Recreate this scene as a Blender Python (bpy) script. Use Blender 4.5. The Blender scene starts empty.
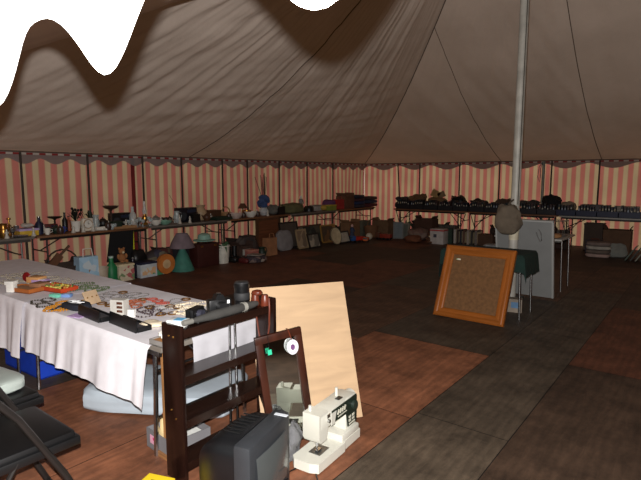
import bpy, bmesh, math, random
from mathutils import Vector, Matrix, noise
random.seed(7)
PI = math.pi
COL = bpy.context.scene.collection

# ------------------------------------------------------------------ camera frame
EYE = Vector((0.0, 0.0, 1.6))
AZ, PITCH, FPX = math.radians(37.8), math.radians(7.11), 505.0
FW = Vector((-math.sin(AZ) * math.cos(PITCH), math.cos(AZ) * math.cos(PITCH), -math.sin(PITCH)))
RT = Vector((math.cos(AZ), math.sin(AZ), 0))
UP = RT.cross(FW)

def ray(px, py):
    return FW * FPX + RT * (px - 320.5) + UP * (240 - py)

def onz(px, py, z=0.0):
    d = ray(px, py); t = (z - EYE.z) / d.z
    return EYE + d * t

def onx(px, x, py=225):
    d = ray(px, py); return d.y * (x - EYE.x) / d.x

def ony(px, y, py=215):
    d = ray(px, py); return d.x * (y - EYE.y) / d.y

# ------------------------------------------------------------------ materials
MATS = {}
def lin(c):
    return tuple(((v / 255) / 12.92 if v / 255 <= 0.04045 else ((v / 255 + 0.055) / 1.055) ** 2.4) for v in c)

def mat(rgb, rough=0.6, metal=0.0, var=0.18, scale=9.0, spec=0.4, trans=0.0, key=None):
    """procedural material: base colour (sRGB 0-255) broken up by noise"""
    k = (tuple(rgb), rough, metal, var, scale, spec, trans)
    if k in MATS: return MATS[k]
    m = bpy.data.materials.new(key or 'surface_%d' % len(MATS)); m.use_nodes = True
    nt = m.node_tree; b = nt.nodes['Principled BSDF']
    tc = nt.nodes.new('ShaderNodeTexCoord'); nz = nt.nodes.new('ShaderNodeTexNoise')
    nz.inputs['Scale'].default_value = scale; nz.inputs['Detail'].default_value = 4
    nt.links.new(tc.outputs['Object'], nz.inputs['Vector'])
    rp = nt.nodes.new('ShaderNodeValToRGB'); c = lin(rgb)
    rp.color_ramp.elements[0].position = 0.3; rp.color_ramp.elements[1].position = 0.7
    rp.color_ramp.elements[0].color = tuple(v * (1 - var) for v in c) + (1,)
    rp.color_ramp.elements[1].color = tuple(min(1, v * (1 + var)) for v in c) + (1,)
    nt.links.new(nz.outputs['Fac'], rp.inputs['Fac']); nt.links.new(rp.outputs['Color'], b.inputs['Base Color'])
    b.inputs['Roughness'].default_value = rough; b.inputs['Metallic'].default_value = metal
    b.inputs['Specular IOR Level'].default_value = spec
    if trans: b.inputs['Transmission Weight'].default_value = trans
    MATS[k] = m; return m

def wood(rgb, rough=0.35, scale=3.0, stretch=(1, 12, 12), var=0.35, key='wood', spec=0.4):
    k = ('wood', tuple(rgb), rough, scale, stretch, var)
    if k in MATS: return MATS[k]
    m = bpy.data.materials.new(key); m.use_nodes = True
    nt = m.node_tree; b = nt.nodes['Principled BSDF']
    tc = nt.nodes.new('ShaderNodeTexCoord'); mp = nt.nodes.new('ShaderNodeMapping')
    mp.inputs['Scale'].default_value = stretch
    nz = nt.nodes.new('ShaderNodeTexNoise'); nz.inputs['Scale'].default_value = scale; nz.inputs['Detail'].default_value = 6
    nz.inputs['Distortion'].default_value = 0.6
    nt.links.new(tc.outputs['Object'], mp.inputs['Vector']); nt.links.new(mp.outputs['Vector'], nz.inputs['Vector'])
    rp = nt.nodes.new('ShaderNodeValToRGB'); c = lin(rgb)
    rp.color_ramp.elements[0].position = 0.3; rp.color_ramp.elements[1].position = 0.7
    rp.color_ramp.elements[0].color = tuple(v * (1 - var) for v in c) + (1,)
    rp.color_ramp.elements[1].color = tuple(min(1, v * (1 + var)) for v in c) + (1,)
    nt.links.new(nz.outputs['Fac'], rp.inputs['Fac']); nt.links.new(rp.outputs['Color'], b.inputs['Base Color'])
    b.inputs['Roughness'].default_value = rough; b.inputs['Specular IOR Level'].default_value = spec
    MATS[k] = m; return m

def patterned(rgbs, scale=14.0, rough=0.7, key='pattern'):
    """voronoi patches of several colours: printed cloth, toy paint, flowered paper"""
    k = ('pat', tuple(rgbs), scale, rough)
    if k in MATS: return MATS[k]
    m = bpy.data.materials.new(key); m.use_nodes = True
    nt = m.node_tree; b = nt.nodes['Principled BSDF']
    tc = nt.nodes.new('ShaderNodeTexCoord'); vo = nt.nodes.new('ShaderNodeTexVoronoi'); vo.inputs['Scale'].default_value = scale
    nt.links.new(tc.outputs['Object'], vo.inputs['Vector'])
    sp = nt.nodes.new('ShaderNodeSeparateColor'); nt.links.new(vo.outputs['Color'], sp.inputs['Color'])
    rp = nt.nodes.new('ShaderNodeValToRGB'); rp.color_ramp.interpolation = 'CONSTANT'
    els = rp.color_ramp.elements
    while len(els) < len(rgbs): els.new(0.5)
    for i, c in enumerate(rgbs):
        els[i].position = i / len(rgbs); els[i].color = lin(c) + (1,)
    nt.links.new(sp.outputs['Red'], rp.inputs['Fac']); nt.links.new(rp.outputs['Color'], b.inputs['Base Color'])
    b.inputs['Roughness'].default_value = rough
    MATS[k] = m; return m

def glassy(rgb=(225, 235, 235), rough=0.08):
    k = ('glass', tuple(rgb), rough)
    if k in MATS: return MATS[k]
    m = bpy.data.materials.new('glass'); m.use_nodes = True
    nt = m.node_tree; b = nt.nodes['Principled BSDF']
    nz = nt.nodes.new('ShaderNodeTexNoise'); nz.inputs['Scale'].default_value = 20
    mr = nt.nodes.new('ShaderNodeMapRange'); mr.inputs['To Min'].default_value = rough; mr.inputs['To Max'].default_value = rough + 0.1
    nt.links.new(nz.outputs['Fac'], mr.inputs['Value']); nt.links.new(mr.outputs['Result'], b.inputs['Roughness'])
    b.inputs['Base Color'].default_value = lin(rgb) + (1,)
    b.inputs['Transmission Weight'].default_value = 0.65; b.inputs['IOR'].default_value = 1.4
    MATS[k] = m; return m

# ------------------------------------------------------------------ mesh builder
class MB:
    def __init__(s): s.v = []; s.f = []
    def add(s, vs, fs, M=None):
        o = len(s.v)
        for p in vs:
            p = Vector(p)
            s.v.append(M @ p if M is not None else p)
        s.f += [tuple(i + o for i in f) for f in fs]
        return s
    def box(s, c, d, rz=0, rx=0, ry=0, bev=0.0):
        x, y, z = d[0] / 2, d[1] / 2, d[2] / 2
        M = Matrix.Translation(c) @ Matrix.Rotation(rz, 4, 'Z') @ Matrix.Rotation(ry, 4, 'Y') @ Matrix.Rotation(rx, 4, 'X')
        if bev <= 0:
            vs = [(-x, -y, -z), (x, -y, -z), (x, y, -z), (-x, y, -z), (-x, -y, z), (x, -y, z), (x, y, z), (-x, y, z)]
            return s.add(vs, [(0, 3, 2, 1), (4, 5, 6, 7), (0, 1, 5, 4), (1, 2, 6, 5), (2, 3, 7, 6), (3, 0, 4, 7)], M)
        bm = bmesh.new(); bmesh.ops.create_cube(bm, size=1)
        for v in bm.verts: v.co = Vector((v.co.x * d[0], v.co.y * d[1], v.co.z * d[2]))
        bmesh.ops.bevel(bm, geom=bm.edges[:], offset=bev, segments=2, profile=0.6, affect='EDGES')
        bm.verts.index_update()
        s.add([v.co.copy() for v in bm.verts], [tuple(v.index for v in f.verts) for f in bm.faces], M); bm.free()
        return s
    def cyl(s, p0, p1, r0, r1=None, n=12, cap=True):
        r1 = r0 if r1 is None else r1
        p0, p1 = Vector(p0), Vector(p1); ax = (p1 - p0).normalized()
        a = ax.orthogonal().normalized(); b = ax.cross(a); vs = []
        for p, r in ((p0, r0), (p1, r1)):
            for i in range(n):
                t = 2 * PI * i / n; vs.append(p + a * (r * math.cos(t)) + b * (r * math.sin(t)))
        fs = [(i, (i + 1) % n, n + (i + 1) % n, n + i) for i in range(n)]
        if cap: fs += [tuple(range(n - 1, -1, -1)), tuple(range(n, 2 * n))]
        return s.add(vs, fs)
    def lathe(s, prof, c=(0, 0, 0), n=16, M=None, sx=1, sy=1, ring=False):
        if ring: prof = list(prof) + [prof[0]]
        vs = []; m = len(prof)
        for r, z in prof:
            for i in range(n):
                t = 2 * PI * i / n; vs.append((c[0] + sx * r * math.cos(t), c[1] + sy * r * math.sin(t), c[2] + z))
        fs = [(j * n + i, j * n + (i + 1) % n, (j + 1) * n + (i + 1) % n, (j + 1) * n + i) for j in range(m - 1) for i in range(n)]
        if prof[0][0] > 1e-4 and not ring: fs.append(tuple(range(n - 1, -1, -1)))
        if prof[-1][0] > 1e-4 and not ring: fs.append(tuple((m - 1) * n + i for i in range(n)))
        return s.add(vs, fs, M)
    def tube(s, pts, r, n=8, closed=False):
        pts = [Vector(p) for p in pts]; m = len(pts); vs = []
        up = Vector((0, 0, 1))
        for k, p in enumerate(pts):
            q0 = pts[(k - 1) % m] if (closed or k) else p
            q1 = pts[(k + 1) % m] if (closed or k < m - 1) else p
            t = (q1 - q0).normalized()
            a = t.cross(up)
            if a.length < 0.05: a = t.cross(Vector((1, 0, 0)))
            a.normalize(); b = a.cross(t)
            for i in range(n):
                w = 2 * PI * i / n; vs.append(p + a * (r * math.cos(w)) + b * (r * math.sin(w)))
        fs = []
        for k in range(m if closed else m - 1):
            k2 = (k + 1) % m
            fs += [(k * n + i, k * n + (i + 1) % n, k2 * n + (i + 1) % n, k2 * n + i) for i in range(n)]
        if not closed: fs += [tuple(range(n - 1, -1, -1)), tuple((m - 1) * n + i for i in range(n))]
        return s.add(vs, fs)
    def prism(s, poly, y0, y1):
        """polygon in XZ, extruded from y0 to y1"""
        n = len(poly)
        vs = [(x, y0, z) for x, z in poly] + [(x, y1, z) for x, z in poly]
        return s.add(vs, [tuple(range(n)), tuple(range(2 * n - 1, n - 1, -1))] + [(i, n + i, n + (i + 1) % n, (i + 1) % n) for i in range(n)])
    def slab(s, poly, z0, z1):
        n = len(poly)
        vs = [(x, y, z0) for x, y in poly] + [(x, y, z1) for x, y in poly]
        return s.add(vs, [tuple(range(n - 1, -1, -1)), tuple(range(n, 2 * n))] + [(i, (i + 1) % n, n + (i + 1) % n, n + i) for i in range(n)])
    def ball(s, c, r, n=12, sz=1.0, sx=1.0, sy=1.0):
        k = n // 2
        pr = [(r * math.sin(PI * j / k), -r * sz * math.cos(PI * j / k)) for j in range(k + 1)]
        pr[0] = (1e-5, pr[0][1]); pr[-1] = (1e-5, pr[-1][1])
        return s.lathe(pr, c, n, None, sx, sy)
    def soft(s, w, d, h, seed=0, amp=0.12, c=(0, 0, 0), n=20, p=3.0):
        """a soft heap or bundle: a lumpy rounded block sitting on z = c.z"""
        vs = []; k = n // 2
        for j in range(k + 1):
            ph = PI * j / k
            for i in range(n):
                th = 2 * PI * i / n
                x, y, z = math.sin(ph) * math.cos(th), math.sin(ph) * math.sin(th), math.cos(ph)
                q = (abs(x) ** p + abs(y) ** p + abs(z) ** p) ** (-1 / p)
                nn = 1 + amp * noise.noise(Vector((x * 1.8 + seed * 3.1, y * 1.8, z * 1.8))) * 1.6 + amp * 0.5 * noise.noise(Vector((x * 5 + seed, y * 5, z * 5)))
                zz = max(-0.97, z * q * (nn if z > 0 else 1)) 
                vs.append((c[0] + x * q * nn * w / 2, c[1] + y * q * nn * d / 2, c[2] + (zz + 0.97) * h / 2))
        fs = [(j * n + i, (j + 1) * n + i, (j + 1) * n + (i + 1) % n, j * n + (i + 1) % n) for j in range(k) for i in range(n)]
        return s.add(vs, fs)
    def build(s, name, m, parent=None, smooth=True, ang=40):
        me = bpy.data.meshes.new(name)
        me.from_pydata([tuple(v) for v in s.v], [], s.f)
        bm = bmesh.new(); bm.from_mesh(me)
        bmesh.ops.remove_doubles(bm, verts=bm.verts, dist=1e-5)
        bmesh.ops.dissolve_degenerate(bm, edges=bm.edges, dist=1e-6)
        bmesh.ops.recalc_face_normals(bm, faces=bm.faces)
        bm.to_mesh(me); bm.free()
        if smooth:
            for p in me.polygons: p.use_smooth = True
            try: me.set_sharp_from_angle(angle=math.radians(ang))
            except Exception: pass
        me.materials.append(m)
        o = bpy.data.objects.new(name, me); COL.objects.link(o)
        if parent is not None: o.parent = parent
        return o

def tag(o, label, cat, group=None, kind=None):
    if label: o['label'] = label
    if cat: o['category'] = cat
    if group: o['group'] = group
    if kind: o['kind'] = kind
    return o

def T(name, label, cat, loc, rz, parts, group=None):
    """a thing: one part -> one mesh; several -> an Empty parenting them.  A part may be
    (name, MB, material) or (name, MB, material, [sub-parts])."""
    if len(parts) == 1 and len(parts[0]) == 3:
        r = parts[0][1].build(name, parts[0][2])
    else:
        r = bpy.data.objects.new(name, None); COL.objects.link(r); r.empty_display_size = 0.05
        for p in parts:
            o = p[1].build(p[0], p[2], r)
            if len(p) > 3:
                for q in p[3]: q[1].build(q[0], q[2], o)
    r.location = loc; r.rotation_euler = (0, 0, rz)
    return tag(r, label, cat, group)

def copy_thing(src, loc, rz, label=None):
    r = src.copy(); COL.objects.link(r)
    r.location = loc; r.rotation_euler = (0, 0, rz)
    if label: r['label'] = label
    for ch in src.children:
        c = ch.copy(); COL.objects.link(c); c.parent = r
        for g in ch.children:
            d = g.copy(); COL.objects.link(d); d.parent = c
    return r

def struct(name, mb, m, smooth=True):
    o = mb.build(name, m, None, smooth); o['kind'] = 'structure'; return o

# common finishes
CHROME = mat((190, 190, 190), 0.22, 1.0, 0.06, key='chrome')
DULLMETAL = mat((95, 92, 88), 0.45, 0.8, 0.12, key='dull_metal')
DARKMETAL = mat((38, 34, 32), 0.5, 0.5, 0.15, key='dark_metal')
BLACKPL = mat((16, 16, 17), 0.38, 0, 0.2, key='black_plastic')
WHITECER = mat((214, 210, 200), 0.25, 0, 0.06, key='white_glaze')
CREAM = mat((205, 190, 155), 0.5, 0, 0.1, key='cream')
BRASS = mat((170, 125, 60), 0.3, 0.9, 0.15, key='brass')
CARD = mat((150, 112, 74), 0.85, 0, 0.12, key='cardboard')
GLASS = glassy()
# ------------------------------------------------------------------ the tent
XL, XR, YN, YF, EAVE = -8.4, 11.5, 0.42, 13.0, 2.0
XP1, XP2, YR = -2.0, 5.1, 6.71

def striped(axis, key):
    """red and cream marquee lining that lets the daylight through"""
    m = bpy.data.materials.new(key); m.use_nodes = True; nt = m.node_tree; N = nt.nodes; L = nt.links
    for n in list(N): N.remove(n)
    out = N.new('ShaderNodeOutputMaterial')
    tc = N.new('ShaderNodeTexCoord'); sx = N.new('ShaderNodeSeparateXYZ'); L.new(tc.outputs['Object'], sx.inputs[0])
    dv = N.new('ShaderNodeMath'); dv.operation = 'DIVIDE'; dv.inputs[1].default_value = 0.19; L.new(sx.outputs[axis], dv.inputs[0])
    fr = N.new('ShaderNodeMath'); fr.operation = 'FRACT'; L.new(dv.outputs[0], fr.inputs[0])
    def ramp(stops):
        r = N.new('ShaderNodeValToRGB'); e = r.color_ramp.elements
        while len(e) < len(stops): e.new(0.5)
        for i, (p, c) in enumerate(stops): e[i].position = p; e[i].color = c + (1,)
        L.new(fr.outputs[0], r.inputs[0]); return r
    red, crm, mid = (0.60, 0.19, 0.15), (0.62, 0.45, 0.26), (0.56, 0.28, 0.18)
    tr = ramp([(0.0, mid), (0.09, red), (0.42, red), (0.50, mid), (0.58, crm), (0.92, crm), (1.0, mid)])
    dr, dc = (0.36, 0.15, 0.14), (0.42, 0.35, 0.27)
    df = ramp([(0.0, dr), (0.04, dr), (0.46, dr), (0.50, dr), (0.54, dc), (0.96, dc), (1.0, dr)])
    nz = N.new('ShaderNodeTexNoise'); nz.inputs['Scale'].default_value = 1.6; nz.inputs['Detail'].default_value = 5
    L.new(tc.outputs['Object'], nz.inputs['Vector'])
    mr = N.new('ShaderNodeMapRange'); mr.inputs['From Min'].default_value = 0.3; mr.inputs['From Max'].default_value = 0.7
    mr.inputs['To Min'].default_value = 0.75; mr.inputs['To Max'].default_value = 1.05; L.new(nz.outputs['Fac'], mr.inputs['Value'])
    mx = N.new('ShaderNodeVectorMath'); mx.operation = 'SCALE'; L.new(tr.outputs[0], mx.inputs[0]); L.new(mr.outputs[0], mx.inputs['Scale'])
    t = N.new('ShaderNodeBsdfTranslucent'); L.new(mx.outputs[0], t.inputs['Color'])
    d = N.new('ShaderNodeBsdfDiffuse'); L.new(df.outputs[0], d.inputs['Color'])
    mi = N.new('ShaderNodeMixShader'); mi.inputs[0].default_value = 0.55; L.new(d.outputs[0], mi.inputs[1]); L.new(t.outputs[0], mi.inputs[2])
    L.new(mi.outputs[0], out.inputs[0]); return m

def canvas(key, dcol, tcol, mix, bump=0.25):
    m = bpy.data.materials.new(key); m.use_nodes = True; nt = m.node_tree; N = nt.nodes; L = nt.links
    for n in list(N): N.remove(n)
    out = N.new('ShaderNodeOutputMaterial'); tc = N.new('ShaderNodeTexCoord')
    nz = N.new('ShaderNodeTexNoise'); nz.inputs['Scale'].default_value = 0.9; nz.inputs['Detail'].default_value = 6
    L.new(tc.outputs['Object'], nz.inputs['Vector'])
    rp = N.new('ShaderNodeValToRGB'); e = rp.color_ramp.elements
    e[0].position = 0.3; e[0].color = tuple(v * 0.82 for v in dcol) + (1,); e[1].position = 0.7; e[1].color = tuple(v * 1.05 for v in dcol) + (1,)
    L.new(nz.outputs['Fac'], rp.inputs['Fac'])
    n2 = N.new('ShaderNodeTexNoise'); n2.inputs['Scale'].default_value = 7; n2.inputs['Detail'].default_value = 4
    L.new(tc.outputs['Object'], n2.inputs['Vector'])
    bp = N.new('ShaderNodeBump'); bp.inputs['Strength'].default_value = bump; bp.inputs['Distance'].default_value = 0.03
    L.new(n2.outputs['Fac'], bp.inputs['Height'])
    d = N.new('ShaderNodeBsdfDiffuse'); L.new(rp.outputs[0], d.inputs['Color']); L.new(bp.outputs[0], d.inputs['Normal'])
    t = N.new('ShaderNodeBsdfTranslucent'); t.inputs['Color'].default_value = tcol + (1,)
    mi = N.new('ShaderNodeMixShader'); mi.inputs[0].default_value = mix; L.new(d.outputs[0], mi.inputs[1]); L.new(t.outputs[0], mi.inputs[2])
    L.new(mi.outputs[0], out.inputs[0]); return m

def wall_mesh(axis, fixed, a0, a1, seed=0, z0=-0.01, z1=EAVE, step=0.05):
    mb = MB(); n = max(2, int(abs(a1 - a0) / step)); rows = 14; vs = []
    for j in range(rows + 1):
        z = z0 + (z1 - z0) * j / rows
        for i in range(n + 1):
            a = a0 + (a1 - a0) * i / n
            k = math.sin(PI * j / rows) ** 0.6
            off = 0.022 * noise.noise(Vector((a * 2.2 + seed, z * 0.5, seed))) * (0.25 + k) + 0.012 * noise.noise(Vector((a * 7, z * 1.2, seed + 5))) * k
            vs.append((fixed + off, a, z) if axis == 'Y' else (a, fixed + off, z))
    fs = [(j * (n + 1) + i, j * (n + 1) + i + 1, (j + 1) * (n + 1) + i + 1, (j + 1) * (n + 1) + i) for j in range(rows) for i in range(n)]
    mb.add(vs, fs); return mb

ST_Y, ST_X = striped('Y', 'striped_cloth_along'), striped('X', 'striped_cloth_across')
struct('wall_left', wall_mesh('Y', XL, YN, YF, 1), ST_Y)
struct('wall_far', wall_mesh('X', YF, XL, XR, 2), ST_X)
struct('wall_right', wall_mesh('Y', XR, YN, YF, 3, step=0.2), ST_Y)
nb = wall_mesh('X', YN, XL, -3.3, 4, step=0.1); n2 = wall_mesh('X', YN, 2.4, XR, 5, step=0.1)
nb.add(n2.v, n2.f); struct('wall_near', nb, ST_X)

# roof: two king poles, hipped ends, slack curve from eave to ridge, radiating folds
def rz_(s): return EAVE + 2.2 * s + 2.3 * s * s
def fold(x, y, s):
    ax = min(max(x, XP1), XP2)
    dx, dy = x - ax, y - YR; r = math.hypot(dx, dy) + 1e-3; th = math.atan2(dy, dx)
    lat = th * 6.5 + ax * 1.2
    k = math.sin(PI * min(1, max(0, s))) ** 0.7
    a = noise.noise(Vector((lat * 2.3, r * 0.22, 3.0))) * 0.030
    b = noise.noise(Vector((lat * 5.5, r * 0.35, 9.0))) * 0.026
    q = noise.noise(Vector((lat * 11.0 + r * 0.9, r * 0.5, 4.0))) * 0.012
    if x < XP1 and s < 0.8:      # tension creases on the end panel run across the slope
        q += 0.030 * noise.noise(Vector(((y - YR) * 0.5 + (x - XL) * 0.2, (x - XL) * 5.0 - (y - YR) * 1.9, 2.0)))
    return (a + b + q) * k
def roofz(x, y):
    s = max(0.0, min((x - XL) / (XP1 - XL), (YF - y) / (YF - YR), (y - YN) / (YR - YN), (XR - x) / (XR - XP2), 1.0))
    return rz_(s)
def roof_panel(A, B, C, D, nu, ns):
    """A-B along the eave, D-C along the ridge (or apex)"""
    vs = []
    for j in range(ns + 1):
        s = j / ns
        for i in range(nu + 1):
            u = i / nu
            x = (A[0] + (B[0] - A[0]) * u) * (1 - s) + (D[0] + (C[0] - D[0]) * u) * s
            y = (A[1] + (B[1] - A[1]) * u) * (1 - s) + (D[1] + (C[1] - D[1]) * u) * s
            edge = min(1, 8 * u, 8 * (1 - u))
            vs.append((x, y, rz_(s) - 0.10 * math.sin(PI * s) * math.sin(PI * u) * 0.6 + fold(x, y, s) * (0.4 + 0.6 * edge)))
    w = nu + 1
    return vs, [(j * w + i, j * w + i + 1, (j + 1) * w + i + 1, (j + 1) * w + i) for j in range(ns) for i in range(nu)]
ROOFM = canvas('roof_canvas', (0.62, 0.53, 0.46), (0.20, 0.10, 0.040), 0.13)
mb = MB(); P1, P2 = (XP1, YR), (XP2, YR)
mb.add(*roof_panel((XL, YN), (XL, YF), P1, P1, 260, 110))
mb.add(*roof_panel((XL, YF), (XR, YF), P2, P1, 330, 110))
mb.add(*roof_panel((XL, YN), (XR, YN), P2, P1, 260, 60))
mb.add(*roof_panel((XR, YN), (XR, YF), P2, P2, 60, 30))
struct('ceiling', mb, ROOFM)

# stitched seams that run up the roof panels, and the hip seam from the corner
SEAM = mat((92, 76, 64), 0.9, 0, 0.2, key='seam_webbing')
nseam = [0]
def seam(p, q, n=30, r=0.012):
    nseam[0] += 1
    pts = []
    for i in range(n + 1):
        t = i / n; x = p[0] + (q[0] - p[0]) * t; y = p[1] + (q[1] - p[1]) * t
        # drop to the panel's slack
        s = max(0.0, min((x - XL) / (XP1 - XL), (YF - y) / (YF - YR), (y - YN) / (YR - YN), 1.0))
        if (x - XL) / (XP1 - XL) < (YF - y) / (YF - YR) and (x - XL) / (XP1 - XL) < (y - YN) / (YR - YN):
            lo, hi = YN + (YR - YN) * s, YF + (YR - YF) * s; u = (y - lo) / max(1e-4, hi - lo)
        else:
            lo, hi = XL + (XP1 - XL) * s, XR + (XP2 - XR) * s; u = (x - lo) / max(1e-4, hi - lo)
        u = min(1, max(0, u)); edge = min(1, 8 * u, 8 * (1 - u))
        z = rz_(s) - 0.10 * math.sin(PI * s) * math.sin(PI * u) * 0.6 + fold(x, y, s) * (0.4 + 0.6 * edge)
        pts.append((x, y, z - 0.010))
    struct('trim_%d' % nseam[0], MB().tube(pts, r, 5), SEAM)
seam((XL, YF), P1, 60, 0.009)
seam((XL, 6.5), (XP1 - 0.1, YR - 0.02), 60, 0.008)
for xx in (-4.3,):
    s_ = (xx - XL) / (XP1 - XL); seam((xx, YF), (xx, YF + (YR - YF) * s_), 40, 0.006)
for xx in (-2.05, 0.25):
    seam((xx, YF), (xx, YR + 0.1), 50, 0.007)

# hem tape with red dashes along the eaves, entrance valance, inner grey scallops for valance shade
def dashes(axis, key):
    m = bpy.data.materials.new(key); m.use_nodes = True; nt = m.node_tree; N = nt.nodes; L = nt.links
    b = N['Principled BSDF']; b.inputs['Roughness'].default_value = 0.9
    tc = N.new('ShaderNodeTexCoord'); sx = N.new('ShaderNodeSeparateXYZ'); L.new(tc.outputs['Object'], sx.inputs[0])
    dv = N.new('ShaderNodeMath'); dv.operation = 'DIVIDE'; dv.inputs[1].default_value = 0.19; L.new(sx.outputs[axis], dv.inputs[0])
    fr = N.new('ShaderNodeMath'); fr.operation = 'FRACT'; L.new(dv.outputs[0], fr.inputs[0])
    rp = N.new('ShaderNodeValToRGB'); rp.color_ramp.interpolation = 'CONSTANT'; e = rp.color_ramp.elements
    e[0].color = (0.22, 0.02, 0.018, 1); e[1].position = 0.5; e[1].color = (0.42, 0.36, 0.31, 1)
    L.new(fr.outputs[0], rp.inputs[0]); L.new(rp.outputs[0], b.inputs['Base Color']); return m
nseam[0] += 1
struct('trim_%d' % nseam[0], MB().box((XL + 0.058, (YN + YF) / 2, EAVE - 0.045), (0.006, YF - YN - 0.1, 0.03)), dashes('Y', 'hem_tape_along'))
nseam[0] += 1
struct('trim_%d' % nseam[0], MB().box(((XL + XR) / 2, YF - 0.058, EAVE - 0.045), (XR - XL - 0.1, 0.006, 0.03)), dashes('X', 'hem_tape_across'))
# eave rope
for a, b in (((XL + 0.05, YN, EAVE - 0.012), (XL + 0.05, YF, EAVE - 0.012)), ((XL, YF - 0.05, EAVE - 0.012), (XR, YF - 0.05, EAVE - 0.012))):
    nseam[0] += 1; struct('trim_%d' % nseam[0], MB().cyl(a, b, 0.011, n=6), SEAM)

def valance(axis, fixed, a0, a1, period, phase, ztop, zlow, zhigh, seed, wav=0.012, pw_=0.85, tilt=0.0):
    """scalloped strip: bottom edge between zlow (tongue) and zhigh (notch)"""
    n = int(abs(a1 - a0) / 0.02); rows = 6; vs = []
    for j in range(rows + 1):
        for i in range(n + 1):
            a = a0 + (a1 - a0) * i / n
            c = 0.5 + 0.5 * math.cos(2 * PI * (a - phase) / period)
            zb = zhigh + (zlow - zhigh) * c ** pw_ + max(-0.03, min(0.05, tilt * (a + 0.72)))
            z = ztop + (zb - ztop) * j / rows
            o = wav * noise.noise(Vector((a * 5, j * 0.25, seed))) * j / rows
            vs.append((fixed + o, a, z) if axis == 'Y' else (a, fixed + o, z))
    return MB().add(vs, [(j * (n + 1) + i, j * (n + 1) + i + 1, (j + 1) * (n + 1) + i + 1, (j + 1) * (n + 1) + i) for j in range(rows) for i in range(n)])
VALM = canvas('valance_canvas', (0.74, 0.73, 0.70), (0.25, 0.2, 0.14), 0.08, 0.12)
SHADEV = canvas('grey_valance_shadow_canvas', (0.34, 0.29, 0.28), (0.20, 0.15, 0.125), 0.5, 0.12)  # grey strips inside the walls imitate the outer valance's shadow through the cloth
nseam[0] += 1; struct('trim_%d' % nseam[0], valance('Y', XL + 0.045, YN, YF, 0.47, 0.1, EAVE - 0.02, 1.80, 1.885, 2, 0.004), SHADEV)
nseam[0] += 1; struct('trim_%d' % nseam[0], valance('X', YF - 0.045, XL, XR, 0.98, 0.15, EAVE - 0.02, 1.80, 1.92, 3, 0.004), SHADEV)
nseam[0] += 1; struct('trim_%d' % nseam[0], valance('X', YN, -3.2, 4.0, 0.402, -0.727, EAVE + 0.01, 1.752, 1.872, 4, 0.022, 1.3, 0.042), VALM)

# ------------------------------------------------------------------ floor of plywood sheets
def floor_mat():
    m = bpy.data.materials.new('worn_plywood_sheets'); m.use_nodes = True; nt = m.node_tree; N = nt.nodes; L = nt.links
    b = N['Principled BSDF']
    at = N.new('ShaderNodeAttribute'); at.attribute_name = 'sheet_tone'; at.attribute_type = 'GEOMETRY'
    tc = N.new('ShaderNodeTexCoord'); mp = N.new('ShaderNodeMapping'); mp.inputs['Scale'].default_value = (9.0, 1.6, 1)
    L.new(tc.outputs['Object'], mp.inputs['Vector'])
    wn = N.new('ShaderNodeTexNoise'); wn.inputs['Scale'].default_value = 2.6; wn.inputs['Detail'].default_value = 7; wn.inputs['Distortion'].default_value = 1.8
    L.new(mp.outputs[0], wn.inputs['Vector'])
    wv = N.new('ShaderNodeTexWave'); wv.inputs['Scale'].default_value = 1.2; wv.inputs['Distortion'].default_value = 9; wv.inputs['Detail'].default_value = 3; wv.bands_direction = 'X'
    mp2 = N.new('ShaderNodeMapping'); mp2.inputs['Scale'].default_value = (4.0, 0.8, 1); L.new(tc.outputs['Object'], mp2.inputs['Vector']); L.new(mp2.outputs[0], wv.inputs['Vector'])
    st = N.new('ShaderNodeTexNoise'); st.inputs['Scale'].default_value = 3.2; st.inputs['Detail'].default_value = 8; st.inputs['Roughness'].default_value = 0.7
    L.new(tc.outputs['Object'], st.inputs['Vector'])
    def rng(src, lo, hi, a=0.3, c=0.7):
        r = N.new('ShaderNodeMapRange'); r.inputs['From Min'].default_value = a; r.inputs['From Max'].default_value = c
        r.inputs['To Min'].default_value = lo; r.inputs['To Max'].default_value = hi; L.new(src, r.inputs['Value']); return r.outputs[0]
    def mul(a, c):
        k = N.new('ShaderNodeMath'); k.operation = 'MULTIPLY'; L.new(a, k.inputs[0]); L.new(c, k.inputs[1]); return k.outputs[0]
    f = mul(mul(rng(wn.outputs['Fac'], 0.84, 1.14), rng(wv.outputs['Fac'], 0.90, 1.08, 0.0, 1.0)), rng(st.outputs['Fac'], 0.45, 1.4))
    sc = N.new('ShaderNodeVectorMath'); sc.operation = 'SCALE'; L.new(at.outputs['Color'], sc.inputs[0]); L.new(f, sc.inputs['Scale'])
    L.new(sc.outputs[0], b.inputs['Base Color'])
    b.inputs['Roughness'].default_value = 0.62; b.inputs['Specular IOR Level'].default_value = 0.3
    bp = N.new('ShaderNodeBump'); bp.inputs['Strength'].default_value = 0.15; bp.inputs['Distance'].default_value = 0.01
    L.new(wn.outputs['Fac'], bp.inputs['Height']); L.new(bp.outputs[0], b.inputs['Normal'])
    return m
ORANGE, RED, GREY, DARK, BROWN = (0.205, 0.078, 0.038), (0.120, 0.043, 0.022), (0.072, 0.052, 0.035), (0.050, 0.029, 0.018), (0.090, 0.046, 0.026)
xs = [-8.6, -7.6, -6.36, -5.14, -3.92, -2.70, -1.485, -0.876, 0.34, 1.56, 2.78, 4.0, 6.5, 9.0, 11.7]
rnd = random.Random(5)
vs, fs, tones = [], [], []
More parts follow.
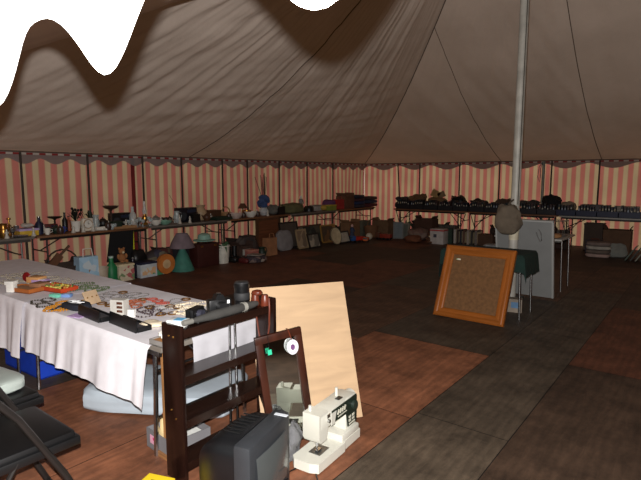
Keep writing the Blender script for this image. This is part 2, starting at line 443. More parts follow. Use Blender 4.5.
for i in range(len(xs) - 1):
    y = 0.2 if i % 2 else -0.6
    cuts = [-2.2 + (0.9 if i % 2 else 0)]
    if i in (6,): cuts = [-2.2, 0.6, 3.0, 5.44, 7.9, 10.3]
    elif i == 7: cuts = [-2.2, 2.16, 4.6, 7.04, 9.5]
    elif i == 5: cuts = [-2.2, 0.9, 2.9, 4.4, 6.9, 9.4]
    elif i == 4: cuts = [-2.2, 1.2, 2.35, 4.1, 6.5, 8.9]
    else:
        while cuts[-1] < 11: cuts.append(cuts[-1] + 2.44)
    cuts.append(13.2)
    for k in range(len(cuts) - 1):
        y0, y1 = cuts[k], cuts[k + 1]
        if i == 6: c = [GREY, GREY, GREY, GREY, BROWN, DARK][k]
        elif i == 7: c = [DARK, DARK, RED, DARK, BROWN][k]
        elif i == 5: c = [ORANGE, ORANGE, ORANGE, GREY, BROWN, DARK][k]
        elif i == 4: c = [ORANGE, ORANGE, ORANGE, BROWN, GREY, DARK][k]
        else: c = rnd.choice([BROWN, RED, DARK, GREY, BROWN])
        j = rnd.uniform(0.88, 1.12); c = tuple(v * j for v in c)
        g = 0.003; o = len(vs)
        vs += [(xs[i] + g, y0 + g, 0), (xs[i + 1] - g, y0 + g, 0), (xs[i + 1] - g, y1 - g, 0), (xs[i] + g, y1 - g, 0)]
        fs.append((o, o + 1, o + 2, o + 3)); tones += [c] * 4
o = len(vs)     # the dark ground seen in the joints
vs += [(-8.6, -2.2, -0.006), (11.7, -2.2, -0.006), (11.7, 13.2, -0.006), (-8.6, 13.2, -0.006)]; fs.append((o, o + 1, o + 2, o + 3)); tones += [(0.012, 0.009, 0.007)] * 4
me = bpy.data.meshes.new('floor'); me.from_pydata(vs, [], fs)
ca = me.color_attributes.new('sheet_tone', 'FLOAT_COLOR', 'CORNER')
li = 0
for p in me.polygons:
    for vi in p.vertices:
        ca.data[li].color = tones[vi] + (1,); li += 1
me.materials.append(floor_mat())
fl = bpy.data.objects.new('floor', me); COL.objects.link(fl); fl['kind'] = 'structure'

# grass field the tent stands on
g = MB().box((1.5, 6.5, -0.06), (60, 60, 0.1)).build('field_ground', mat((70, 82, 48), 0.95, 0, 0.3, 3.0, key='grass_field'), None, False)
g['kind'] = 'structure'

# ------------------------------------------------------------------ poles
POLEW = mat((52, 40, 30), 0.7, 0, 0.2, key='dark_pole_wood')
lp = [20, 87, 142, 181, 222, 247, 279, 307, 333]
ordn = ['first', 'second', 'third', 'fourth', 'fifth', 'sixth', 'seventh', 'eighth', 'ninth']
for k, px in enumerate(lp):
    y = onx(px, XL + 0.09, 152)
    T('side_pole', 'dark wooden pole at the left tent wall, %s from the photo\'s left edge' % ordn[k], 'tent pole', (XL + 0.09, y, 0), 0,
      [('pole_shaft', MB().cyl((0, 0, 0), (0, 0, EAVE - 0.03), 0.021, 0.018, 8), POLEW), ('pole_spike', MB().cyl((0, 0, EAVE - 0.03), (0, 0, EAVE - 0.004), 0.005, n=6), DARKMETAL)], 'side poles along the left wall')
rp_ = [(398, 'leaning dark side pole just right of the tent corner', 0.14), (420, 'dark side pole at far wall, right beside the leaning pole', 0), (460, 'dark side pole at far wall above the row of trays, left of the big pole', 0),
       (500, 'dark side pole at far wall closest to the left of the big white pole', 0), (600, 'dark side pole at far wall near the right edge of the photo', 0)]
for px, lb, lean in rp_:
    x = ony(px, YF - 0.09, 162)
    T('side_pole', lb, 'tent pole', (x + lean * 1.0, YF - 0.09, 0), 0,
      [('pole_shaft', MB().cyl((0, 0, 0), (-lean, 0, EAVE - 0.03), 0.021, 0.018, 8), POLEW), ('pole_spike', MB().cyl((-lean, 0, EAVE - 0.03), (-lean, 0, EAVE - 0.004), 0.005, n=6), DARKMETAL)])
x = ony(544, YF - 0.13, 162)
T('side_pole', 'pale metal side pole with a cord hanging from its top, right of the big pole', 'tent pole', (x, YF - 0.13, 0), 0,
  [('pole_shaft', MB().cyl((0, 0, 0), (0, 0, EAVE - 0.03), 0.032, n=10), mat((120, 122, 112), 0.5, 0.4, key='galvanised')),
   ('cord', MB().tube([(-0.02, -0.03, 1.95), (-0.09, -0.04, 1.85), (-0.11, -0.05, 1.6), (-0.07, -0.05, 1.48), (-0.05, -0.05, 1.6), (-0.06, -0.04, 1.8), (-0.02, -0.03, 1.93)], 0.009, 6), mat((90, 100, 100), 0.8))])
T('side_pole', 'dark side pole standing beside the pale metal pole at far wall', 'tent pole', (x + 0.17, YF - 0.09, 0), 0,
  [('pole_shaft', MB().cyl((0, 0, 0), (0, 0, EAVE - 0.03), 0.021, 0.018, 8), POLEW), ('pole_spike', MB().cyl((0, 0, EAVE - 0.03), (0, 0, EAVE - 0.004), 0.005, n=6), DARKMETAL)])
# red strip where two wall lengths overlap
y = onx(133, XL + 0.03, 180); nseam[0] += 1
struct('trim_%d' % nseam[0], MB().box((XL + 0.035, y, 1.0), (0.008, 0.075, 1.9)), mat((110, 30, 30), 0.9, 0, 0.15))

# king pole
pw = mat((172, 168, 158), 0.45, 0, 0.22, 6.0, key='pale_pole_paint')
T('king_pole', 'tall pale main tent pole rising through the roof behind the gold framed board', 'tent pole', (-2.02, 6.72, 0), 0,
  [('pole_shaft', MB().cyl((0, 0, 0.03), (0, 0, 6.42), 0.057, 0.052, 20), pw),
   ('base_plate', MB().box((0, 0, 0.015), (0.26, 0.26, 0.03)), DULLMETAL),
   ('tape_band', MB().cyl((0, 0, 0.79), (0, 0, 0.9), 0.0605, n=20).cyl((0, 0, 0.905), (0, 0, 0.925), 0.066, n=20), mat((205, 195, 170), 0.6)),
   ('rope', MB().tube([(0.045, -0.045, z) for z in (1.25, 2.2, 3.2, 4.3, 5.4, 6.3)], 0.006, 6), mat((80, 75, 68), 0.9))])
T('cloth_bag', 'grey-brown cloth bag hanging bunched on the main tent pole', 'bag', (-2.07, 6.55, 0), 0,
  [('bag_body', MB().soft(0.31, 0.19, 0.38, 4, 0.22, (0.015, 0, 0.87), 28, 2.6), mat((98, 86, 72), 0.9, 0, 0.2)),
   ('drawstring', MB().tube([(0.02, -0.02, 1.24), (0.03, 0.02, 1.28), (0.05, 0.09, 1.31)], 0.012, 6), mat((84, 74, 62), 0.9))])
# ------------------------------------------------------------------ trestle tables
def table_parts(L, D, H, topm, legm, style='fold', th=0.03, r=0.014):
    """folding table, long side along local X, centre at origin"""
    ps = [('tabletop', MB().box((0, 0, H - th / 2), (L, D, th), bev=0.004), topm),
          ('apron', MB().box((0, -D / 2 + 0.03, H - th - 0.02), (L - 0.1, 0.018, 0.036)).box((0, D / 2 - 0.03, H - th - 0.02), (L - 0.1, 0.018, 0.036)), legm)]
    for sx in (-1, 1):
        x = sx * (L / 2 - 0.16)
        for sy in (-1, 1):
            ps.append(('leg', MB().cyl((x, sy * (D / 2 - 0.07), H - th), (x, sy * (D / 2 - 0.05), 0.0), r, n=8), legm))
        ps.append(('crossbar', MB().cyl((x, -D / 2 + 0.055, 0.22), (x, D / 2 - 0.055, 0.22), r * 0.8, n=8).cyl((x, -D / 2 + 0.06, 0.5), (x, D / 2 - 0.06, 0.5), r * 0.7, n=8), legm))
        ps.append(('brace', MB().cyl((x, 0, 0.5), (x - sx * 0.42, 0, H - th), r * 0.7, n=8), legm))
        if style == 'vee':
            ps.append(('strut', MB().cyl((x, -D / 2 + 0.07, 0.35), (x - sx * 0.3, -D / 2 + 0.07, H - th - 0.02), r * 0.7, n=8).cyl((x, -D / 2 + 0.07, 0.35), (x + sx * 0.12, -D / 2 + 0.07, H - th - 0.02), r * 0.7, n=8), legm))
    return ps
GREYTOP = mat((105, 98, 90), 0.6, 0, 0.15, key='grey_laminate')
WOODTOP = wood((112, 74, 46), 0.6, key='brown_board_top')
WHITETOP = mat((150, 148, 142), 0.5, 0, 0.08, key='pale_laminate')

def rot(rz, x, y): return (x * math.cos(rz) - y * math.sin(rz), x * math.sin(rz) + y * math.cos(rz))

# tables along the left wall (long side along Y)
HL = 0.75
LTX = -7.95
lt = [(1.35, 'left wall trestle table nearest the camera, loaded with crockery'), (3.2, 'left wall trestle table, next after the nearest one, above the black board'),
      (5.05, 'left wall trestle table above the turquoise lamp and red suitcase'), (6.9, 'left wall trestle table above the brown wooden headboard'),
      (8.75, 'left wall trestle table above the leaning picture frames'), (10.6, 'left wall trestle table nearest the tent corner')]
for k, (y0, lb) in enumerate(lt):
    T('trestle_table', lb, 'table', (LTX, y0 + 0.91, 0), PI / 2, table_parts(1.82, 0.62, HL, WOODTOP if k % 2 else GREYTOP, DULLMETAL if k % 2 == 0 else DARKMETAL), 'tables along the left wall')
# tables along the far wall
FTY = 12.42
ft = [(-6.85, -4.8, WOODTOP, 'far wall trestle table at the tent corner end, dark folding legs'), (-4.76, -2.72, WOODTOP, 'brown topped far wall table behind the big tent pole'),
      (-2.68, -0.60, WHITETOP, 'pale edged far wall table at right under the blue trays'), (-0.56, 1.5, WHITETOP, 'pale edged far wall table cut off by the right photo edge')]
for x0, x1, tm, lb in ft:
    T('trestle_table', lb, 'table', ((x0 + x1) / 2, FTY, 0), 0, table_parts(x1 - x0, 0.7, HL, tm, DARKMETAL, 'vee'), 'tables along the far wall')

# ------------------------------------------------------------------ the white-clothed stall in front
HW = 0.69
T('stall_table', 'folding table under the white cloth nearest the camera', 'table', (-3.19, 1.94, 0), 0, table_parts(1.83, 0.8, HW, GREYTOP, CHROME), 'stall tables under white cloths')
T('stall_table', 'folding table under the second white cloth at left photo edge', 'table', (-5.05, 1.94, 0), 0, table_parts(1.83, 0.8, HW, GREYTOP, CHROME), 'stall tables under white cloths')

CLOTH = mat((226, 222, 226), 0.75, 0, 0.05, 14, key='white_cloth')
def cloth(x0, x1, y0, y1, ztop, drop, seed, right=False, tail=0.0, back=0.12):
    """top sheet with a pleated drop at the front (y0), a short drop behind"""
    mb = MB(); n = int((x1 - x0) / 0.02); rows_t, rows_d = 14, 16
    prof = []
    for j in range(5): prof.append(('b', 1 - j / 5))
    for j in range(rows_t + 1): prof.append(('t', j / rows_t))
    for j in range(1, rows_d + 1): prof.append(('d', j / rows_d))
    vs = []
    for kind, t in prof:
        for i in range(n + 1):
            x = x0 + (x1 - x0) * i / n
            w = noise.noise(Vector((x * 4.2, seed, 0))) + 0.5 * noise.noise(Vector((x * 11, seed, 3)))
            if kind == 't':
                y = y1 + (y0 - y1) * t; z = ztop + 0.002 * noise.noise(Vector((x * 6, y * 6, seed)))
                xx = x
            elif kind == 'b':
                y = y1 + 0.012 + 0.01 * w * t; z = ztop - back * t; xx = x
            else:
                dd = drop * (1 + 0.05 * noise.noise(Vector((x * 2, seed, 8)))) + tail * max(0, (x - x1 + 0.5) / 0.5) ** 2
                y = y0 - 0.012 - 0.05 * t ** 0.7 * (0.6 + w) - 0.02 * t; z = ztop - dd * t
                xx = x + 0.012 * t * noise.noise(Vector((x * 9, t * 2, seed)))
            vs.append((xx, y, z))
    m = len(prof)
    mb.add(vs, [(j * (n + 1) + i, j * (n + 1) + i + 1, (j + 1) * (n + 1) + i + 1, (j + 1) * (n + 1) + i) for j in range(m - 1) for i in range(n)])
    return mb
c1 = cloth(-3.93, -2.345, 1.522, 2.35, HW + 0.005, 0.33, 1, tail=0.012)
ct = c1.build('tablecloth', CLOTH)
sd = MB(); vs = []
for j in range(13):
    for i in range(31):
        y = 1.74 + 0.60 * i / 30; t = j / 12
        if j < 3: vs.append((-2.36 + 0.045 * j, y, HW + 0.006))
        else: vs.append((-2.262 + 0.012 * math.sin(y * 40) * (t - 0.2) , y, HW + 0.006 - 0.30 * (t - 0.17)))
sd.add(vs, [(j * 31 + i, j * 31 + i + 1, (j + 1) * 31 + i + 1, (j + 1) * 31 + i) for j in range(12) for i in range(30)])
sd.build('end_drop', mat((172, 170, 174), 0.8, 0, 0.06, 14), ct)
tag(ct, 'white cloth hanging in folds over the front stall table edge', 'tablecloth')
c2 = cloth(-6.0, -3.87, 1.505, 2.35, HW + 0.013, 0.40, 6)
tag(c2.build('tablecloth', CLOTH), 'white cloth on the further stall table at the left photo edge', 'tablecloth')
ZT = HW + 0.008       # cloth surface
ZT2 = HW + 0.016

# brown block leg beneath the near table corner
T('chrome_trestle_leg', 'narrow chrome two-tube table leg standing behind the shelves of the dark bookcase', 'stand', (-2.244, 2.02, 0), PI / 2,  # separate pair of tubes added to stand in for the stall table's chrome legs
  [('leg_tube', MB().cyl((-0.03, 0, 0), (-0.02, 0, 0.80), 0.0085, n=10), CHROME), ('leg_tube', MB().cyl((0.03, 0, 0), (0.02, 0, 0.80), 0.0085, n=10), CHROME), ('top_bar', MB().cyl((-0.02, 0, 0.80), (0.02, 0, 0.80), 0.009, n=10), CHROME)])
T('wooden_prop', 'pale brown wooden prop under the near end of the white stall table', 'prop', (-2.37, 1.64, 0), 0,
  [('post', MB().box((0, 0, 0.32), (0.05, 0.05, 0.64)), wood((150, 105, 62), 0.6, stretch=(8, 8, 1))), ('foot', MB().box((0, 0, 0.015), (0.12, 0.10, 0.03)), wood((130, 90, 55), 0.6))])

# pale slab under the table
sl = MB().soft(1.08, 0.55, 0.17, 3, 0.03, (0, 0, 0), 40, 8)
T('foam_slab', 'pale blue-grey foam slab lying on the floor under the front stall table', 'foam slab', (-3.0, 2.08, 0.0), math.radians(30), [('foam_slab', sl, mat((168, 178, 186), 0.85, 0, 0.06))])
# blue crate
def crate_parts(w, d, h, m, wall=0.012, rim=True):
    b = MB().box((0, 0, wall / 2), (w, d, wall))
    for sx in (-1, 1): b.box((sx * (w / 2 - wall / 2), 0, h / 2), (wall, d, h))
    for sy in (-1, 1): b.box((0, sy * (d / 2 - wall / 2), h / 2), (w - 2 * wall, wall, h))
    ps = [('crate_body', b, m)]
    if rim:
        r = MB()
        for sy in (-1, 1): r.box((0, sy * (d / 2 + 0.004), h - 0.012), (w + 0.02, 0.010, 0.022))
        for sx in (-1, 1): r.box((sx * (w / 2 + 0.004), 0, h - 0.012), (0.010, d, 0.022))
        ps.append(('rim', r, m))
    return ps
T('plastic_crate', 'bright blue plastic crate under the stall cloth at the left photo edge', 'crate', (-4.42, 1.86, 0), 0.05, crate_parts(0.6, 0.4, 0.36, mat((25, 60, 170), 0.45)))

# ------------------------------------------------------------------ dark bookcase
DW = wood((27, 13, 9), 0.25, 2.0, (10, 10, 1), 0.4, key='dark_stained_wood', spec=0.5)
DWS = wood((30, 16, 11), 0.22, 2.0, (12, 1, 10), 0.4, key='dark_stained_shelf', spec=0.5)
bx0, bx1, by0, by1, bh = -2.22, -2.062, 1.51, 2.215, 0.85
ps = []
for y, hh in ((by0, bh), (by1 - 0.022, bh + 0.02)):
    ps.append(('side_panel', MB().box(((bx0 + bx1) / 2, y + 0.011, hh / 2), (bx1 - bx0, 0.022, hh), bev=0.003), DW))
for z in (0.815, 0.565, 0.33, 0.095):
    ps.append(('shelf', MB().box(((bx0 + bx1) / 2, (by0 + by1) / 2, z), (bx1 - bx0 - 0.012, by1 - by0 - 0.046, 0.022)).box((bx1 - 0.014, (by0 + by1) / 2, z - 0.006), (0.018, by1 - by0 - 0.046, 0.045)), DWS))
ps.append(('screw', MB().cyl((bx0 + 0.06, by0 - 0.003, 0.79), (bx0 + 0.06, by0, 0.79), 0.005, n=8).cyl((bx1 - 0.06, by0 - 0.003, 0.79), (bx1 - 0.06, by0, 0.79), 0.005, n=8)
           .cyl((bx0 + 0.06, by0 - 0.003, 0.39), (bx0 + 0.06, by0, 0.39), 0.005, n=8).cyl((bx1 - 0.06, by0 - 0.003, 0.35), (bx1 - 0.06, by0, 0.35), 0.005, n=8), BRASS))
bk = T('bookcase', 'dark stained open-backed wooden bookcase standing at the end of the white stall', 'bookcase', (0, 0, 0), 0, ps)

# things on the bookcase top (top of shelf at z = 0.826)
ZB = 0.826
# umbrella lying along the shelf
um = MB(); pts = []
fabric = MB().lathe([(0.008, 0), (0.016, 0.03), (0.026, 0.15), (0.027, 0.32), (0.022, 0.44), (0.014, 0.48)], n=14)
M = Matrix.Translation((-2.1, 1.61, ZB + 0.028)) @ Matrix.Rotation(math.radians(-90), 4, 'X') 
def moved(mb, M):
    mb.v = [M @ v for v in mb.v]; return mb
T('umbrella', 'furled grey umbrella lying along the top of the dark bookcase', 'umbrella', (0, 0, 0), 0,
  [('canopy', moved(fabric, M), mat((60, 59, 57), 0.4, 0, 0.2)),
   ('handle', moved(MB().cyl((0, 0, -0.055), (0, 0, 0.005), 0.015, n=10), M), mat((110, 108, 102), 0.4)),
   ('strap', moved(MB().cyl((0, 0, 0.36), (0, 0, 0.385), 0.0285, 0.0275, n=14), M), mat((140, 138, 130), 0.4))])
# telephoto lens / flask
T('camera_lens', 'black cylindrical camera lens standing upright on the bookcase top', 'camera lens', (-2.165, 2.03, ZB), 0.2,
  [('barrel', MB().lathe([(0.042, 0), (0.044, 0.005), (0.044, 0.125), (0.046, 0.13), (0.046, 0.15), (0.043, 0.152)], n=20), BLACKPL),
   ('focus_ring', MB().lathe([(0.0445, 0.055), (0.047, 0.058), (0.047, 0.095), (0.0445, 0.098)], n=24), mat((34, 34, 35), 0.7)),
   ('lens_cap', MB().lathe([(0.041, 0.152), (0.041, 0.159), (0.035, 0.163), (1e-5, 0.163)], n=20), mat((45, 45, 46), 0.35))])
# black camera
T('camera', 'black camera lying on the bookcase top, beside the upright lens', 'camera', (-2.185, 1.87, ZB), math.radians(70),
  [('camera_body', MB().box((0, 0, 0.045), (0.135, 0.06, 0.085), bev=0.012), BLACKPL),
   ('viewfinder_hump', MB().prism([(-0.03, 0.086), (0.03, 0.086), (0.018, 0.112), (-0.018, 0.112)], -0.025, 0.03), BLACKPL),
   ('lens', MB().cyl((0, -0.03, 0.045), (0, -0.085, 0.045), 0.031, 0.033, 18), mat((25, 25, 26), 0.3)),
   ('flash_shoe', MB().box((0, 0.0, 0.117), (0.02, 0.02, 0.006)), CHROME),
   ('badge', MB().box((0.045, -0.032, 0.07), (0.014, 0.003, 0.02)), mat((220, 220, 220), 0.4))])
T('camera', 'second black camera with its strap, at the near side on the bookcase top', 'camera', (-2.185, 1.7, ZB), math.radians(110),
  [('camera_body', MB().box((0, 0, 0.035), (0.12, 0.05, 0.07), bev=0.01), BLACKPL), ('lens', MB().cyl((0, -0.025, 0.035), (0, -0.05, 0.035), 0.026, n=16), mat((50, 50, 60), 0.2)),
   ('strap', MB().tube([(-0.06, 0, 0.06), (-0.09, -0.03, 0.02), (-0.07, -0.06, 0.008), (-0.02, -0.065, 0.008), (0.05, -0.065, 0.008), (0.085, -0.03, 0.02), (0.06, 0, 0.06)], 0.006, 6), BLACKPL)])
# binoculars in brown leather case
LEA = mat((92, 40, 24), 0.35, 0, 0.2, key='brown_leather')
T('binocular_case', 'red-brown leather binocular case at the far end of the bookcase top', 'leather case', (-2.125, 2.14, ZB), math.radians(20),
  [('case_barrel', MB().lathe([(0.026, 0), (0.029, 0.006), (0.026, 0.04), (0.020, 0.075), (0.018, 0.085)], (-0.031, 0, 0), 16), LEA),
   ('case_barrel', MB().lathe([(0.026, 0), (0.029, 0.006), (0.026, 0.04), (0.020, 0.065), (0.018, 0.07)], (0.033, 0, 0), 16), LEA),
   ('lid', MB().soft(0.07, 0.055, 0.034, 1, 0.1, (-0.02, 0, 0.062), 18, 2.5), LEA),
   ('strap', MB().tube([(0.062, -0.005, 0.05), (0.075, -0.03, 0.0), (0.078, -0.04, -0.10), (0.065, -0.05, -0.22), (0.04, -0.055, -0.27), (0.02, -0.05, -0.20), (0.0, -0.045, -0.08), (-0.02, -0.04, 0.03)], 0.0055, 6), LEA)])
# packet with blue print
T('packet', 'small white packet with blue print at the near end of the bookcase top', 'packet', (-2.165, 1.575, ZB), 0.4,
  [('packet_body', MB().box((0, 0, 0.018), (0.10, 0.07, 0.036), bev=0.006), mat((215, 215, 210), 0.5)), ('blue_print', MB().box((0.01, 0, 0.0365), (0.05, 0.05, 0.002)), mat((90, 160, 200), 0.5))])

# ------------------------------------------------------------------ plywood sheet leaning at the bookcase
PLY = wood((182, 152, 118), 0.65, 1.6, (1.5, 9, 9), 0.12, key='pale_plywood')
BR = Vector((-1.75, 2.716, 0)); u = Vector((0.547, 0.837, 0)); nb_ = Vector((-0.837, 0.547, 0))
up_ = (nb_ * 0.39 + Vector((0, 0, 0.83))).normalized(); nrm = u.cross(up_).normalized()
def lean_frame(br, uu, back, s, h):
    upv = (back * s + Vector((0, 0, h))).normalized(); nn = uu.cross(upv).normalized()   # nn faces the viewer
    M = Matrix((uu, -nn, upv)).transposed().to_4x4(); M.translation = br; return M, math.hypot(s, h)
M, hh = lean_frame(BR, u, nb_, 0.371, 0.85)
M = M @ Matrix.Translation((0, 0, 0.003))
o = MB().box((-0.342, 0.0, hh / 2), (0.684, 0.010, hh)).build('plywood_sheet', PLY, None, False)
o.matrix_world = M
tag(o, 'bare pale plywood sheet leaning behind the dark-framed mirror', 'plywood sheet')

# ------------------------------------------------------------------ framed mirror
az_, rl_, tl_ = math.radians(26.6), math.radians(6.4), math.atan(0.04 / 0.65)
u0 = Vector((math.sin(az_), math.cos(az_), 0)); b0 = Vector((-math.cos(az_), math.sin(az_), 0)); v0 = b0 * math.sin(tl_) + Vector((0, 0, math.cos(tl_)))
u1 = u0 * math.cos(rl_) + v0 * math.sin(rl_); v1 = v0 * math.cos(rl_) - u0 * math.sin(rl_)
M = Matrix((u1, -(u1.cross(v1)), v1)).transposed().to_4x4(); M.translation = onz(314, 434, 0.036) + Vector((0.006, 0, 0)); hm = 0.686
w = 0.291; fw = 0.046
FRW = wood((48, 22, 13), 0.3, 2.5, (8, 8, 1.5), 0.4, key='dark_frame_wood', spec=0.5)
mir = bpy.data.materials.new('mirror_glass'); mir.use_nodes = True
b = mir.node_tree.nodes['Principled BSDF']; b.inputs['Metallic'].default_value = 1; b.inputs['Base Color'].default_value = (0.80, 0.84, 0.80, 1)
nz = mir.node_tree.nodes.new('ShaderNodeTexNoise'); nz.inputs['Scale'].default_value = 30
mr = mir.node_tree.nodes.new('ShaderNodeMapRange'); mr.inputs['To Min'].default_value = 0.015; mr.inputs['To Max'].default_value = 0.05
mir.node_tree.links.new(nz.outputs['Fac'], mr.inputs['Value']); mir.node_tree.links.new(mr.outputs[0], b.inputs['Roughness'])
root = bpy.data.objects.new('framed_mirror', None); COL.objects.link(root); root.matrix_world = M
def fr(mb_, c, d): return mb_.box(c, d, bev=0.006)
for nm, c, d in (('frame_rail', (-w / 2, 0, fw / 2), (w, 0.03, fw)), ('frame_rail', (-w / 2, 0, hm - fw / 2), (w, 0.03, fw)),
                 ('frame_stile', (-fw / 2, 0, hm / 2), (fw, 0.028, hm)), ('frame_stile', (-w + fw / 2, 0, hm / 2), (fw, 0.028, hm))):
    fr(MB(), c, d).build(nm, FRW, root)
MB().box((-w / 2, 0.004, hm / 2), (w - 2 * fw + 0.01, 0.004, hm - 2 * fw + 0.01)).build('mirror_glass', mir, root, False)
MB().box((-w / 2, 0.0105, hm / 2), (w - 0.03, 0.004, hm - 0.03)).build('backing_board', CARD, root, False)
tag(root, 'dark wooden framed mirror leaning between the bookcase and the plywood sheet', 'mirror')
# round tag on a strap hanging over the mirror top
o = MB().cyl((-0.065, -0.026, hm - 0.125), (-0.065, -0.019, hm - 0.125), 0.036, n=28); 
rt = bpy.data.objects.new('round_badge', None); COL.objects.link(rt); rt.matrix_world = M
moved(MB().cyl((0, -0.003, 0), (0, 0.003, 0), 0.036, n=28), Matrix.Translation((-0.072, -0.020, hm - 0.105)) @ Matrix.Scale(1.25, 4, (0, 0, 1))).build('disc', mat((205, 203, 208), 0.5, 0, 0.03), rt)
moved(MB().cyl((0, -0.0045, 0), (0, -0.003, 0), 0.014, n=24), Matrix.Translation((-0.072, -0.020, hm - 0.105)) @ Matrix.Scale(1.25, 4, (0, 0, 1))).build('emblem_centre', mat((96, 60, 100), 0.5, 0, 0.3, 60), rt)
moved(MB().lathe([(0.027, -0.0006), (0.029, -0.0006), (0.029, 0.0006), (0.027, 0.0006)], n=28, ring=True), Matrix.Translation((-0.072, -0.0235, hm - 0.105)) @ Matrix.Scale(1.25, 4, (0, 0, 1)) @ Matrix.Rotation(PI / 2, 4, 'X')).build('emblem_ring', mat((120, 90, 150), 0.5), rt)
MB().tube([(-0.072, -0.019, hm - 0.062), (-0.08, -0.018, hm - 0.02), (-0.085, -0.017, hm + 0.004), (-0.085, 0.0, hm + 0.006), (-0.085, 0.014, hm + 0.002)], 0.003, 6).build('hanging_cord', LEA, rt)
tag(rt, 'round white badge with pink centre hanging over the mirror glass', 'badge')
tg = bpy.data.objects.new('price_tag', None); COL.objects.link(tg); tg.matrix_world = M
MB().box((-0.215, -0.019, hm - 0.10), (0.024, 0.003, 0.03)).build('card', mat((40, 170, 130), 0.5), tg)
MB().tube([(-0.215, -0.019, hm - 0.086), (-0.215, -0.018, hm - 0.03), (-0.215, -0.016, hm + 0.003), (-0.215, 0.0, hm + 0.004), (-0.215, 0.012, hm + 0.001)], 0.0015, 5).build('string', BLACKPL, tg)
tag(tg, 'tiny green tag hanging at the upper left corner of the mirror', 'tag')

# ------------------------------------------------------------------ sewing machine
SW = mat((196, 194, 182), 0.35, 0, 0.04, key='cream_enamel')
SG = mat((26, 38, 30), 0.4, 0, 0.1, key='dark_green_panel')
# local x = along the machine (needle end 0 -> pillar end), local -y = operator side
root = bpy.data.objects.new('sewing_machine', None); COL.objects.link(root)
root.location = (-1.662, 2.035, 0); root.rotation_euler = (0, 0, math.radians(90 + 5))
b_ = MB().slab([(-0.055, -0.04), (-0.035, -0.09), (0.24, -0.095), (0.26, -0.085), (0.44, -0.085), (0.44, 0.085), (-0.03, 0.085), (-0.055, 0.06)], 0.008, 0.062)
b_.build('bed', SW, root, False)
MB().box((0.33, 0, 0.08), (0.20, 0.165, 0.045), bev=0.008).build('base_housing', SW, root)
MB().box((0.09, -0.01, 0.0635), (0.10, 0.075, 0.004)).build('needle_plate', mat((110, 112, 110), 0.3, 0.8), root)
MB().box((0.37, 0, 0.18), (0.125, 0.12, 0.22), bev=0.012).build('pillar', SW, root)
MB().box((0.235, 0, 0.245), (0.40, 0.115, 0.092), bev=0.014).build('arm', SW, root)
h_ = MB().prism([(0.025, 0.30), (0.115, 0.30), (0.115, 0.19), (0.10, 0.135), (0.04, 0.135), (0.025, 0.16)], -0.055, 0.055).build('head', SW, root)
MB().cyl((0.07, -0.01, 0.14), (0.07, -0.01, 0.10), 0.009, n=10).cyl((0.07, -0.01, 0.10), (0.07, -0.01, 0.066), 0.003, n=8).build('needle_bar', CHROME, root)
MB().box((0.078, -0.012, 0.072), (0.04, 0.022, 0.008)).cyl((0.085, 0.0, 0.14), (0.085, 0.0, 0.074), 0.005, n=8).build('presser_foot', CHROME, root)
pn = MB().prism([(0.145, 0.285), (0.428, 0.285), (0.428, 0.115), (0.325, 0.115), (0.305, 0.205), (0.145, 0.215)], -0.0662, -0.0602).build('front_panel', SG, root, False)
MB().prism([(0.13, 0.275), (0.185, 0.275), (0.165, 0.205), (0.13, 0.205)], -0.069, -0.066).build('stitch_plate', SW, root, False)
pat = MB()
for i in range(4):
    pat.box((0.21 + i * 0.025, -0.0672, 0.255), (0.015, 0.002, 0.03), ry=0.4)
    pat.box((0.345 + (i % 2) * 0.04, -0.0672, 0.15 + 0.022 * (i // 2)), (0.024, 0.002, 0.015))
pat.box((0.255, -0.0672, 0.228), (0.10, 0.002, 0.006)).box((0.37, -0.0672, 0.128), (0.07, 0.002, 0.01))
pat.build('stitch_diagram', mat((200, 198, 180), 0.5), root, False)
MB().cyl((0.385, -0.066, 0.235), (0.385, -0.085, 0.235), 0.026, n=20).build('stitch_dial', mat((36, 46, 40), 0.35), root)
MB().cyl((0.06, 0.03, 0.292), (0.06, 0.03, 0.33), 0.011, 0.009, 10).build('spool_pin', SW, root)
MB().cyl((0.33, 0.02, 0.29), (0.33, 0.02, 0.34), 0.011, 0.009, 10).build('spool_pin', SW, root)
MB().box((0.30, -0.015, 0.2925), (0.045, 0.03, 0.005)).build('vent_slot', BLACKPL, root)
MB().box((0.11, -0.0625, 0.272), (0.03, 0.004, 0.02)).cyl((0.105, -0.062, 0.245), (0.105, -0.075, 0.245), 0.01, n=12).build('tension_dial', CHROME, root)
MB().cyl((0.428, 0, 0.245), (0.465, 0, 0.245), 0.045, n=24).build('hand_wheel', SW, root)
MB().box((0.03, 0.0, 0.004), (0.05, 0.14, 0.008)).build('rubber_foot', BLACKPL, root)
MB().box((0.40, 0.0, 0.004), (0.05, 0.14, 0.008)).build('rubber_foot', BLACKPL, root)
tag(root, 'cream sewing machine with dark green panel standing on the floor', 'sewing machine')
# its cable
T('power_cable', 'thin black cable looping on the floor below the sewing machine', 'cable', (0, 0, 0), 0,
  [('power_cable', MB().tube([(onz(px, py, 0.005).x, onz(px, py, 0.005).y, 0.006) for px, py in ((287, 452), (284, 463), (289, 472), (297, 468), (302, 460), (309, 461), (315, 470), (318, 482))], 0.0045, 6), BLACKPL)])
